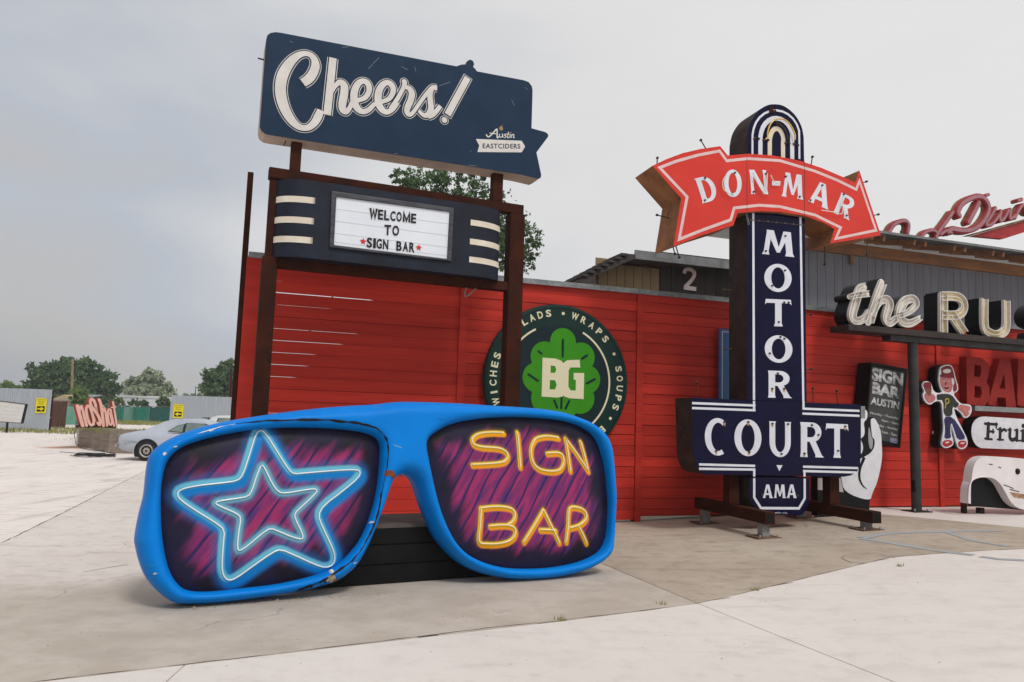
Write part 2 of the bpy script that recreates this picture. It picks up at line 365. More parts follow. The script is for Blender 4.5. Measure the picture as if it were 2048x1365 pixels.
def slab(poly, m, name='concrete_slab', gap=.006, top=0.0):
    P = inset(poly, gap); b = []
    for i in range(len(P)):                                  # densify the edge
        a, c = P[i], P[(i + 1) % len(P)]; k = max(1, int((c - a).length / .5))
        b += [a + (c - a) * q / k for q in range(k)]
    x0, x1 = min(p.x for p in b), max(p.x for p in b); y0, y1 = min(p.y for p in b), max(p.y for p in b)
    pts = list(b); E = [(i, (i + 1) % len(b)) for i in range(len(b))]
    if x1 > 1:
        x = max(x0, .8)
        while x < min(x1, 8):
            y = y0 + .2
            while y < y1: pts.append(Vector((x, y))); y += .9
            x += .35
    r = geometry.delaunay_2d_cdt(pts, E, [], 1, 1e-5)
    V, FC, ED = r[0], r[2], r[1]
    cnt = {}
    fs = []
    for q in FC:
        q = list(q)
        a, bb, c = [V[i] for i in q[:3]]
        if (bb - a).cross(c - a) < 0: q.reverse()
        fs.append(tuple(q))
        for i in range(len(q)): cnt[(q[i], q[(i + 1) % len(q)])] = 1
    n = len(V); vv = [(p.x, p.y, gz(p.x) + top) for p in V] + [(p.x, p.y, gz(p.x) - .06) for p in V]
    fs += [(a, a + n, c + n, c) for (a, c) in cnt if (c, a) not in cnt]
    return MB().add(vv, fs).build(name, m, ground)
g2 = lambda u, v: tuple(gpx(u, v)[:2])
def lext(a, b, t): return (a[0] + (b[0] - a[0]) * t, a[1] + (b[1] - a[1]) * t)
E1, E2, E3, E4 = g2(60, 1365), g2(1395, 1207), g2(1780, 1115), g2(2048, 1098)
A1, A2 = g2(0, 1087), g2(296, 940)
K0 = (-4.24, 3.73); J3t = g2(370, 1330); J2b = g2(1790, 1365)
J1 = g2(1210, 1130)
Jf = lext(E2, J1, 3.2); E0 = lext(E1, E2, -.9)
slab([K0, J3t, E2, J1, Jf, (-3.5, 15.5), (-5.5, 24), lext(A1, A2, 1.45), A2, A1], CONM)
C1, C2 = g2(1690, 1023), g2(2048, 1056)
CW = lext(C1, C2, 1.6)
slab([E2, E3, E4, lext(E3, E4, 2.2), CW, C2, C1, (4.2, 14.3), Jf, J1], CONT)
slab([C1, C2, CW, (22, 24), (4.2, 14.3)], CONW)
J2x = lext(E2, J2b, 4.0); J3x = (-1.2, -6)
slab([E0, K0, J3t, J3x, (-12, -6)], CONW)
slab([J3t, E2, J2b, J2x, J3x], CONW)
slab([E2, E3, E4, lext(E3, E4, 2.2), (24, -6), J2x, J2b], CONW)
def gribbon(px, w, m, name, wob=0, z=.004, par=ground):
    P = [gpx(*p) for p in px]; pts = []
    for i in range(len(P) - 1):
        k = max(2, int((P[i + 1] - P[i]).length / .12))
        pts += [P[i].lerp(P[i + 1], q / k) for q in range(k)]
    pts.append(P[-1]); V = []; Fc = []; N = len(pts)
    for i, p in enumerate(pts):
        d = (pts[min(i + 1, N - 1)] - pts[max(i - 1, 0)]); n = Vector((-d.y, d.x, 0)).normalized()
        ww = w * (1 + random.uniform(-wob, wob)); o = n * random.uniform(-wob, wob) * w
        for s in (1, -1):
            q = p + o + n * s * ww / 2; V.append((q.x, q.y, gz(q.x) + z))
        if i: Fc.append((2 * i - 2, 2 * i - 1, 2 * i + 1, 2 * i))
    return MB().add(V, Fc).build(name, m, par)
BPAINT = mat('worn_blue_marking_paint', c8(152, 168, 184), c8(172, 164, 154), scale=20, rough=.85, lo=.40, hi=.58, det=9)
zg = Z(1000, 980, .5117)
for pl_, w in (([(1410, 188), (1520, 171), (1740, 164), (1950, 161)], .15), ([(1412, 191), (1560, 214), (1700, 238), (1850, 256)], .13), ([(1745, 166), (1850, 200), (1990, 222)], .11), ([(1880, 262), (1950, 272), (2050, 277)], .12)):
    gribbon(zg(pl_), w, BPAINT, 'painted_line', .08)
for pl_, w in (([(1335, 268), (1345, 258), (1400, 250), (1470, 250), (1545, 268)], .006), ([(1335, 268), (1370, 285), (1430, 288)], .008)):
    gribbon(zg(pl_), w, CRACK, 'crack', .6, .003)
zl = Z(0, 860, .37)
gribbon(zl([(450, 770), (560, 750), (690, 728)]), .012, CRACK, 'crack', .5, .003)
gribbon(zl([(540, 348), (660, 342), (790, 335)]), .01, CRACK, 'crack', .5, .003)
gribbon(zl([(0, 614), (160, 540), (400, 420), (640, 295), (800, 215)]), .012, CRACK, 'crack', .8, .003)
gribbon([(60, 1365), (370, 1329.5), (700, 1290), (1000, 1254), (1395, 1207.5), (1780, 1115.3), (2048, 1098)], .008, CRACK, 'joint_dirt', .9, .0025)
for k in range(7):
    t = k / 7 + .04; a = Vector(E2).lerp(Vector(E1), t * .7) if k % 2 else Vector(E2).lerp(Vector(E3), t)
    b = a + (Vector(E2) - Vector(E1)).normalized() * random.uniform(.05, .3)
    V = [(p.x + dx, p.y + dy, gz(p.x) + .003) for p in (a, b) for dx, dy in ((0, .004), (0, -.007))]
    MB().add(V, [(0, 1, 3, 2)]).build('crack', CRACK, ground)
# grass and weeds
GRASS = mat('dry_green_grass', c8(112, 122, 58), c8(146, 140, 84), scale=3, rough=.9, island=.25)
def blades(mb, c, r, n, h, z=None):
    for _ in range(n):
        a = random.uniform(0, 6.28); q = r * math.sqrt(random.random()); x = c[0] + q * math.cos(a); y = c[1] + q * math.sin(a)
        zz = (gz(x) if z is None else z(x, y)); hh = h * random.uniform(.4, 1.2); w = hh * .12; a = random.uniform(0, 6.28); l = Vector((random.gauss(0, .4), random.gauss(0, .4))) * hh
        dx, dy = math.cos(a) * w, math.sin(a) * w
        mb.add([(x - dx, y - dy, zz), (x + dx, y + dy, zz), (x + l.x, y + l.y, zz + hh)], [(0, 1, 2)])
wm = MB()
for u, v in ((1120, 1241), (1322, 1209), (1510, 1182), (1800, 1133)): blades(wm, gpx(u, v), .05, 26, .035)
wm.build('joint_weeds', GRASS, kind='stuff', label='small weeds growing in the joint between the pale and tan slabs', category='weeds')

# ------------------------------------------------------------------ red board fence
PF = Pl((1.85, 12.4, 0), 18.5)
fence = thing('board_fence', PF.M, 'long tall red painted horizontal board fence behind the signs', 'fence')
fs = lambda u: PF.px(u, 700)[0]
BATT = [fs(499), fs(923), fs(1278), fs(1575), fs(1874), fs(2300), fs(2900)]
PITCH_, TOP = .172, 3.84
OPEN = {}                                                   # open joints of the first bay: share of the bay, width
for v_, m_, g_ in ((563, .12, .006), (589, .53, .014), (614, .34, .006), (640, .47, .007), (666, .40, .010), (692, .27, .008), (717, .24, .009), (743, .19, .009), (821, .3, .005)):
    OPEN[round((PF.px(640, v_ + 12)[1] - .055) / PITCH_)] = (m_, g_)
for b in range(len(BATT) - 1):
    s0, s1 = BATT[b], BATT[b + 1]
    gm = gz((PF.M @ Vector(((s0 + s1) / 2, 0, 0))).x)
    for r in range(22):
        z0 = .055 + r * PITCH_; z1 = z0 + PITCH_
        if z1 < gm + .06: continue
        z0 = max(z0, gm + .02)
        gl = random.choice((.001, .0015, .002, .003)); gr = random.choice((.001, .0015, .002))
        mid = None; gl, gr = gl + .0045, gr + .0045
        if b == 0 and r in OPEN: mid, gl = OPEN[r]; gr = .003
        elif random.random() < .25: gr = random.uniform(.006, .012)
        n = random.uniform(-.008, .006); m = MB()
        # a board whose lower edge opens a wedge gap
        x = [s0 - .01, s0 + (s1 - s0) * (mid or .5), s1 + .01]; lo = [z0 + gl, z0 + (gl * .75 if mid else (gl + gr) / 2), z0 + gr]
        if mid: x = [s0 - .01, s0 + (s1 - s0) * mid, s0 + (s1 - s0) * (mid + .02), s1 + .01]; lo = [z0 + gl, z0 + gl * .8, z0 + gr, z0 + gr]
        loop = [(x[i], lo[i]) for i in range(len(x))] + [(x[-1], z1), (x[0], z1)]
        m.prism(loop, n - .022, n).build('board', REDW, fence)
        if b == 0 and mid:
            for _ in range(random.choice((0, 0, 1, 1))): xk = random.uniform(s0 + .2, x[1]); MB().box(xk, xk + random.uniform(.02, .12), .026, .031, z0 - .03, z0 + .035).build('lap_strip', RUSTD, fence)
        if b == 0: xs_ = x[2] + .02 if mid else s0; MB().box(xs_, s1, .032, .045, z0 - .03, z0 + .035).build('lap_strip', RUSTD, fence)
for i, s in enumerate(BATT):
    w = .11 if i else .24
    MB().box(s - w / 2, s + w / 2, -.034, -.008, .03, TOP - .02).build('batten', REDW, fence)
    MB().box(s - .05, s + .05, .03, .13, 0, TOP).build('post', RUST, fence)
nl_ = MB(); rn_ = random.Random(21)
for i, s in enumerate(BATT[:6]):
    for r in range(22):
        for sd in (-1, 1):
            for dz in (.045, .125):
                if i == 0 and sd < 0: continue
                nl_.lathe([(0, -.012), (.006, -.011), (.007, -.004)], (s + sd * (.12 + rn_.uniform(-.01, .01)), 0, .055 + r * PITCH_ + dz + rn_.uniform(-.008, .008)), 'y', 5)
nl_.build('nail_heads', DARKM, fence, kind='stuff')
# nothing but the yard lies behind; inner lining boards close the right-hand bays
MB().box(BATT[1] + .1, BATT[-1], .14, .16, .1, TOP - .06).build('backing_sheet', RUSTD, fence)
for a, b in zip(BATT[:-1], BATT[1:]):
    MB().box(a - (.1 if a == BATT[0] else -.002), b, -.055, .14, TOP + .002, TOP + .035).build('metal_cap', GALV, fence)
    MB().box(a - (.1 if a == BATT[0] else -.002), b, -.062, -.056, TOP - .05, TOP + .03).build('cap_flange', GALV, fence)
PP = Pl(PF.M @ Vector((PF.px(494, 700)[0] - .08, -.05, 0)), 18.5)
s0 = BATT[0] - .15; t = PF.px(513, 346)[1]
MB().box(-.04, .04, -.04, .04, 0, t).build('steel_post', RUST, None, bevel=.008)
pob = bpy.context.scene.objects['steel_post']; pob.matrix_world = Matrix.Translation(PF.M @ Vector((s0, .03, 0))) @ Matrix.Rotation(math.radians(18.5), 4, 'Z')
pob['label'] = 'tall thin rusty square steel post at the left end of the red fence'; pob['category'] = 'post'

# ------------------------------------------------------------------ building behind the fence
PB = Pl((.58, 16.19, 0), 18.5)
bld = thing('building', PB.M, 'grey plank building with metal roof behind the red fence', 'building')
SID = mat('grey_painted_siding', c8(136, 136, 143), c8(124, 124, 131), scale=1.5, rough=.7, bump=.1, stretch=(3, 3, .4))
SIDD = mat('dark_brown_siding', c8(70, 60, 60), c8(50, 44, 45), scale=1.5, rough=.7, bump=.1, stretch=(3, 3, .4))
BEIGE = mat('beige_siding', c8(146, 126, 94), c8(130, 112, 84), scale=2, rough=.75)
WOODT = mat('weathered_timber', c8(176, 122, 84), c8(138, 104, 82), scale=2.5, rough=.8, stretch=(.6, 3, 3), bump=.2)
ROOFM = mat('galvanised_roofing', c8(126, 128, 128), c8(104, 106, 106), scale=5, rough=.5, metal=.3)
q = PB.px
x0 = q(1320, 560)[0]; xg = q(1600, 560)[0]; x1 = q(2300, 560)[0]; xb = q(1185, 560)[0]; zt = q(1740, 515)[1]; ztl = q(1400, 512)[1]
ROOFD = mat('dark_roof_edge', c8(76, 70, 68), c8(60, 54, 52), scale=5, rough=.7)
MB().box(x0, xg, .03, .06, .15, ztl).build('wall', SIDD, bld)
MB().box(xg, x1, .03, .06, .15, zt + .05).build('wall', SID, bld)
MB().box(xb + .1, x0, .05, .08, .15, ztl - .3).build('wall', BEIGE, bld)
def planks(a, b, w, zt, m):
    s = a
    while s < b:
        MB().box(s + .006, min(s + w, b) - .006, 0, .029, .2, zt + .0).build('siding_plank', m, bld); s += w
planks(x0, xg, .3, ztl - .05, SIDD); planks(xg, x1, .265, zt, SID)
planks(xb + .15, x0 - .01, .22, ztl - .42, BEIGE)
# right roof: eave in front of the wall, timber beam below
ne = 1.3
ev0 = q(1610, 443, ne); ev1 = q(2350, 534, ne)
bm0 = q(1610, 468); bm1 = q(2350, 556)
MB().add([(ev0[0] - .2, -ne, ev0[1] + .03), (x1 + .4, -ne, ev0[1] + .03), (x1 + .4, 4, ev0[1] + 1.0), (ev0[0] - .2, 4, ev0[1] + 1.0),
          (ev0[0] - .2, -ne, ev0[1] - .03), (x1 + .4, -ne, ev0[1] - .03), (x1 + .4, 4, ev0[1] + .94), (ev0[0] - .2, 4, ev0[1] + .94)],
         [(0, 1, 2, 3), (7, 6, 5, 4), (0, 4, 5, 1), (1, 5, 6, 2), (2, 6, 7, 3), (3, 7, 4, 0)]).build('roof', ROOFM, bld)
zr = ev0[1]
MB().box(xg - .2, x1 + .2, -.1, -.004, zt - .02, zt + .27).build('timber_beam', WOODT, bld)
s = xg + .2; k = 0
while s < x1:
    MB().bar((s, -ne + .12, zr - .115), (s, .4, zr + .27), .06, .12).build('rafter', WOODT, bld)
    s += .35 if k % 2 else .95; k += 1
# left lower roof
zl_ = q(1262, 512, .5)
L0 = q(1165, 556, .5); L1 = q(1257, 508, .5)
MB().prism([L0, L1, (q(1480, 510)[0], L1[1] + .12), (q(1480, 510)[0], L1[1] + .02), (L1[0] + .1, L1[1] - .12), (L0[0] + .1, L0[1] - .02)], -4, .5).build('lower_roof', ROOFD, bld)
MB().box(L1[0] + .15, q(1480, 510)[0], -.53, -.49, L1[1] - .1, L1[1] + .1).build('gutter', ROOFM, bld)
for k in range(7):
    p = Vector(L0).lerp(Vector(L1), (k + .3) / 7); MB().box(p.x - .09, p.x + .07, -.56, .3, p.y + .0, p.y + .055).build('roof_ridge_tile', ROOFD, bld)
MB().box(q(1246, 540)[0], x0, -.05, -.003, ztl - .42, ztl - .18).build('fascia', mat('brown_fascia', c8(74, 48, 40), c8(60, 40, 34), rough=.7), bld)
PINKN = mat('faded_pink_number', c8(238, 222, 216), c8(226, 208, 202), rough=.6)
two = MB(); fn = aff(q(1364, 578), q(1392, 582), q(1364, 534))
pt = [fn(x, y) for x, y in cat([(.14, .70), (.2, .86), (.5, .93), (.82, .84), (.84, .66), (.62, .42), (.2, .1)], 6)]
two.rib(pt, .085, .003, .02).rib([fn(.1, .07), fn(.98, .07)], .095, .003, .021)
two.build('house_number', PINKN, bld, label='large faded pink numeral 2')
MB().bar((q(1700, 515)[0], -.05, q(1700, 530)[1]), (q(1700, 495)[0], -.05, q(1700, 497)[1]), .09, .06).build('timber_block', WOODT, bld)

# rooftop script sign
PRS = Pl(PB.M @ Vector((0, 1.2, 0)), 18.5)
rs = thing('rooftop_sign', PRS.M, 'red and pink script lettering sign standing on the building roof', 'sign')
RED2 = mat('faded_red_enamel', c8(178, 50, 50), c8(150, 42, 44), scale=5, rough=.5)
PINKF = mat('dull_pink_sign_face', c8(170, 118, 124), c8(150, 112, 118), scale=5, rough=.4)
TAN2 = mat('tan_sign_edge', c8(150, 118, 84), c8(120, 92, 68), scale=5, rough=.7)
za = Z(1740, 360, .15039)
def script_sign(strokes):
    for nm, pts, w in strokes:
        P = cat(PRS.pxs(za(pts), .25), 5)
        MB().rib(P, w * 1.25, 0, .10, caps=True).build('letter_back', TAN2, rs)
        a = MB().rib(P, w * 1.22, .1, .10, caps=True).build('letter', RED2, rs)
        MB().rib(P, w * .72, .202, .025, caps=True).build('letter_face', PINKF, a)
script_sign([('s', [(230, 760), (290, 660), (340, 590), (420, 548), (500, 545), (535, 600), (520, 700)], .11),
             ('a', [(700, 760), (760, 690), (850, 665), (900, 690)], .1), ('l', [(1120, 425), (1040, 540), (930, 690), (900, 760)], .12),
             ('o', [(960, 720), (1040, 670), (1100, 700)], .1),
             ('D', [(1210, 470), (1190, 420), (1240, 320), (1330, 255), (1450, 215), (1545, 245), (1600, 340), (1585, 450), (1500, 580), (1380, 655), (1250, 670), (1110, 650), (1060, 690)], .15),
             ('stem', [(1470, 300), (1400, 430), (1330, 560)], .14),
             ('i', [(1690, 370), (1620, 490), (1560, 590), (1640, 585), (1750, 450)], .1), ('v', [(1760, 410), (1745, 530), (1800, 515), (1860, 400)], .1),
             ('i', [(1890, 390), (1880, 510), (1960, 470)], .1), ('n', [(1950, 500), (2010, 380), (2060, 330), (2100, 420), (2160, 440)], .1), ('dot', [(1990, 270), (2040, 255)], .1), ('knob', [(1560, 200), (1600, 190)], .08)])
ban = PRS.pxs(za([(1380, 740), (2300, 480), (2300, 620), (1800, 780)]), .1); MB().prism(ban, -.1, .05).build('banner', RED2, rs)
ban = PRS.pxs(za([(1300, 735), (2300, 455), (2300, 478), (1370, 738)]), .1); MB().prism(ban, -.1, .1).build('banner_trim', TAN2, rs)
for u in (1810, 2200):
    a = PRS.px(u, 470, 0); MB().bar((a[0], .12, zr - .1), (a[0], .12, a[1] + .15), .06, .06).build('support', RUSTD, rs)
# small floodlight bracket poking out beside the arrow
# ------------------------------------------------------------------ giant sunglasses
a0 = gpx(400, 1212); b0 = gpx(1050, 1161)
GA = math.degrees(math.atan2(b0.y - a0.y, b0.x - a0.x))
PG = Pl((a0.x, a0.y, 0.0), GA, tilt=6)
gl = thing('giant_sunglasses', PG.M, 'giant blue framed sunglasses sculpture with painted star and lettered lenses', 'sculpture')
z7 = Z(260, 780, .32967); z8 = Z(740, 780, .30769)
OUT = z7([(360, 1310), (270, 1300), (180, 1240), (100, 1150), (60, 1060), (35, 960), (30, 900), (55, 760), (85, 640), (100, 500), (120, 400), (170, 340), (260, 285), (400, 230), (560, 190), (700, 165), (900, 135), (1100, 110), (1300, 92), (1500, 80)])
OUT += z8([(200, 70), (400, 72), (600, 80), (800, 93), (1000, 105), (1150, 118), (1280, 140), (1400, 180), (1480, 220), (1550, 285), (1585, 360), (1600, 450), (1610, 560), (1620, 700), (1615, 850), (1605, 980), (1590, 1060), (1550, 1110), (1500, 1145), (1400, 1190), (1250, 1225), (1100, 1240), (950, 1238), (820, 1215), (700, 1175), (600, 1110), (520, 1030), (460, 950), (420, 860), (370, 740), (330, 620), (300, 570), (265, 550), (230, 548), (195, 565), (165, 600), (140, 670), (110, 760), (80, 840), (40, 940), (0, 1030)])
OUT += z7([(1400, 1060), (1340, 1120), (1260, 1170), (1100, 1220), (900, 1255), (700, 1285), (500, 1305)])
LL = z7([(225, 440), (260, 390), (330, 340), (450, 300), (600, 265), (760, 240), (950, 228), (1150, 230), (1300, 240), (1420, 258), (1490, 285), (1520, 330), (1522, 400), (1515, 500), (1500, 620), (1470, 740), (1430, 850), (1380, 940), (1300, 1030), (1220, 1090), (1100, 1135), (900, 1180), (700, 1205), (550, 1222), (420, 1228), (340, 1215), (290, 1180), (245, 1110), (215, 1010), (195, 880), (188, 750), (190, 600), (205, 500)])
LR = z8([(375, 320), (420, 280), (500, 235), (600, 205), (750, 183), (900, 175), (1050, 178), (1200, 190), (1320, 215), (1410, 255), (1470, 310), (1510, 400), (1535, 500), (1550, 620), (1558, 750), (1552, 900), (1535, 990), (1500, 1050), (1440, 1090), (1350, 1125), (1200, 1155), (1050, 1165), (900, 1160), (780, 1135), (680, 1095), (600, 1040), (530, 950), (470, 820), (430, 690), (400, 560), (378, 450), (365, 370)])
def arr(px, n=0): return np.array(cat(PG.pxs(px, n), 4, True))
GN = .10
out, ll, lr = arr(OUT, GN), arr(LL, GN * .6), arr(LR, GN * .6)
def pdist(P, poly, closed=True):                            # distance of points to a polyline
    P = np.asarray(P, float); A = np.asarray(poly, float); B = np.roll(A, -1, 0)
    if not closed: A, B = A[:-1], B[:-1]
    best = np.full(len(P), 1e9)
    for a, b in zip(A, B):
        ab = b - a; t = np.clip(((P - a) @ ab) / max(ab @ ab, 1e-12), 0, 1); d = np.linalg.norm(P - (a + t[:, None] * ab), axis=1); best = np.minimum(best, d)
    return best
def inside(P, poly):
    P = np.asarray(P); r = np.zeros(len(P), bool); A = np.asarray(poly); B = np.roll(A, -1, 0)
    for (ax, ay), (bx, by) in zip(A, B):
        c = ((ay > P[:, 1]) != (by > P[:, 1])); 
        with np.errstate(divide='ignore', invalid='ignore'): r ^= c & (P[:, 0] < (bx - ax) * (P[:, 1] - ay) / (by - ay) + ax)
    return r
def grid_in(outer, holes, h, margin):
    x0, y0 = outer.min(0); x1, y1 = outer.max(0)
    X, Y = np.meshgrid(np.arange(x0, x1, h), np.arange(y0, y1, h)); X[1::2] += h / 2
    P = np.stack([X.ravel(), Y.ravel()], 1); k = inside(P, outer)
    for q in holes: k &= ~inside(P, q)
    P = P[k]; d = pdist(P, outer)
    for q in holes: d = np.minimum(d, pdist(P, q))
    return P[d > margin]
def hfun(P):                                                # rounded cross-section of the frame
    do = pdist(P, out); di = np.minimum(pdist(P, ll), pdist(P, lr))
    r = .13; a = np.clip(do / r, 0, 1); h1 = np.sqrt(np.clip(1 - (1 - a) ** 2, 0, 1))
    r2 = .085; b = np.clip(di / r2, 0, 1); h2 = np.sqrt(np.clip(1 - (1 - b) ** 2, 0, 1))
    return -.03 + .20 * h1 * (.38 + .62 * h2) 
def rings(poly, sgn, ds):
    o = []
    P = np.asarray(poly); T = np.roll(P, -1, 0) - np.roll(P, 1, 0); T /= np.linalg.norm(T, axis=1)[:, None] + 1e-12; Nn = np.stack([-T[:, 1], T[:, 0]], 1)
    ar = np.sum(P[:, 0] * np.roll(P[:, 1], -1) - np.roll(P[:, 0], -1) * P[:, 1]); Nn *= np.sign(ar) * sgn
    for d in ds: o.append(P + Nn * d)
    return o
gp = [grid_in(out, [ll, lr], .03, .05)]
for d, base in ((.006, out), (.016, out), (.03, out), (.043, out)):
    q = rings(base, 1, [d])[0]; k = inside(q, out) & (pdist(q, out) > d * .8); gp.append(q[k])
for hole in (ll, lr):
    for d in (.006, .016, .03, .043):
        q = rings(hole, -1, [d])[0]; k = inside(q, out) & (pdist(q, hole) > d * .8) & (pdist(q, out) > .02); gp.append(q[k])
inner = np.concatenate(gp)
bd = [out, ll, lr]; pts = []; E = []
for b in bd:
    n0 = len(pts); pts += [Vector(p) for p in b]; E += [(n0 + i, n0 + (i + 1) % len(b)) for i in range(len(b))]
pts += [Vector(p) for p in inner]
V, _, FC, *_ = geometry.delaunay_2d_cdt(pts, E, [], 1, 1e-5)
Va = np.array([tuple(p) for p in V]); H = hfun(Va)
fc = []
ce = np.array([Va[list(q)].mean(0) for q in FC]); keep = inside(ce, out) & ~inside(ce, ll) & ~inside(ce, lr)
cnt = {}
for q, k in zip(FC, keep):
    if not k: continue
    a, b, c = [V[i] for i in q[:3]]; q = tuple(q) if (b - a).cross(c - a) > 0 else tuple(q)[::-1]
    fc.append(q)
    for i in range(len(q)): cnt[(q[i], q[(i + 1) % len(q)])] = 1
n = len(V); vv = [(p[0], -h, p[1]) for p, h in zip(Va, H)] + [(p[0], .16, p[1]) for p in Va]
back = [tuple(i + n for i in q[::-1]) for q in fc]; side = [(a, a + n, b + n, b) for (a, b) in cnt if (b, a) not in cnt]
BLUE = mat('glossy_blue_paint', c8(0, 129, 218), c8(0, 117, 205), scale=1.6, rough=.42, spec=.12, bump=.05, bscale=12, lo=.3, hi=.7)
MB().add(vv, fc + back + side, True).build('frame', BLUE, gl)
zmin = min(p[1] for p in Va)
# lenses: dense sheets carrying the distance to the painted strokes
STAR1 = z7([(795, 243), (822, 262), (900, 395), (960, 490), (990, 512), (1060, 505), (1240, 490), (1370, 484), (1394, 500), (1380, 535), (1290, 610), (1170, 700), (1135, 760), (1160, 830), (1220, 950), (1243, 1010), (1238, 1060), (1190, 1082), (1120, 1060), (1000, 1005), (910, 966), (860, 985), (740, 1070), (640, 1145), (595, 1158), (562, 1125), (554, 1060), (562, 930), (570, 850), (520, 808), (400, 735), (305, 670), (283, 635), (305, 604), (400, 582), (560, 565), (650, 553), (682, 515), (720, 400), (765, 262)])
STAR2 = z7([(793, 452), (815, 480), (860, 575), (895, 622), (940, 628), (1030, 612), (1110, 600), (1132, 610), (1110, 640), (1040, 705), (990, 752), (1000, 790), (1045, 880), (1040, 908), (985, 895), (900, 860), (848, 838), (800, 868), (710, 945), (660, 978), (646, 960), (655, 860), (670, 775), (640, 748), (560, 715), (512, 690), (530, 675), (640, 660), (712, 648), (735, 615), (765, 520)])
TX = [[(860, 280), (800, 277), (740, 280), (690, 292), (657, 322), (668, 356), (720, 372), (820, 380), (868, 400), (885, 432), (865, 464), (820, 476), (740, 482), (655, 486)], [(950, 275), (965, 500)],
      [(1215, 312), (1160, 303), (1110, 305), (1062, 325), (1035, 390), (1047, 470), (1090, 515), (1160, 530), (1220, 520), (1245, 475), (1240, 430), (1210, 410), (1140, 412)], [(1290, 525), (1276, 420), (1262, 315), (1335, 420), (1408, 528), (1384, 430), (1360, 335)],
      [(712, 765), (705, 880), (703, 985), (760, 1000), (830, 998), (890, 982), (926, 950), (932, 905), (900, 882), (840, 878), (770, 884)], [(708, 768), (800, 758), (890, 766), (928, 795), (922, 845), (885, 876)],
      [(990, 985), (1055, 880), (1115, 778), (1165, 880), (1220, 990)], [(1095, 908), (1140, 908), (1195, 912)], [(1265, 985), (1275, 880), (1285, 772), (1340, 765), (1385, 790), (1392, 835), (1350, 876), (1288, 896)], [(1345, 890), (1370, 935), (1398, 992)]]
SMOOTH = {0, 2, 4, 5, 8}
LN = .035
def dome(P, lens):
    d = np.clip(pdist(P, lens) / .35, 0, 1); return LN - .02 + .05 * (1 - (1 - d) ** 2)
def lens_mesh(lens, holes_px, strokes):
    rim = rings(lens, -1, [.03])[0]
    inn = grid_in(lens, [], .0115, .004)
    pts = [Vector(p) for p in rim] + [Vector(p) for p in lens] + [Vector(p) for p in inn]; m = len(rim)
    E = [(i, (i + 1) % m) for i in range(m)]
    V, _, FC, *_ = geometry.delaunay_2d_cdt(pts, E, [], 1, 1e-6)
    A = np.array([tuple(p) for p in V]); ins = inside(A, lens); h = np.where(ins, dome(A, lens), LN - .025)
    f = []
    for q in FC:
        a, b, c = [V[i] for i in q[:3]]; f.append(tuple(q) if (b - a).cross(c - a) > 0 else tuple(q)[::-1])
    mb = MB().add([(p[0], -z, p[1]) for p, z in zip(A, h)], f, True)
    edge = np.where(ins, pdist(A, lens), 0); ds = [np.min([pdist(A, s, c) for s, c in grp], 0) for grp in strokes]
    return mb, A, edge, ds
def attr(o, name, val):
    a = o.data.attributes.new(name, 'FLOAT', 'POINT'); a.data.foreach_set('value', np.asarray(val, np.float32))
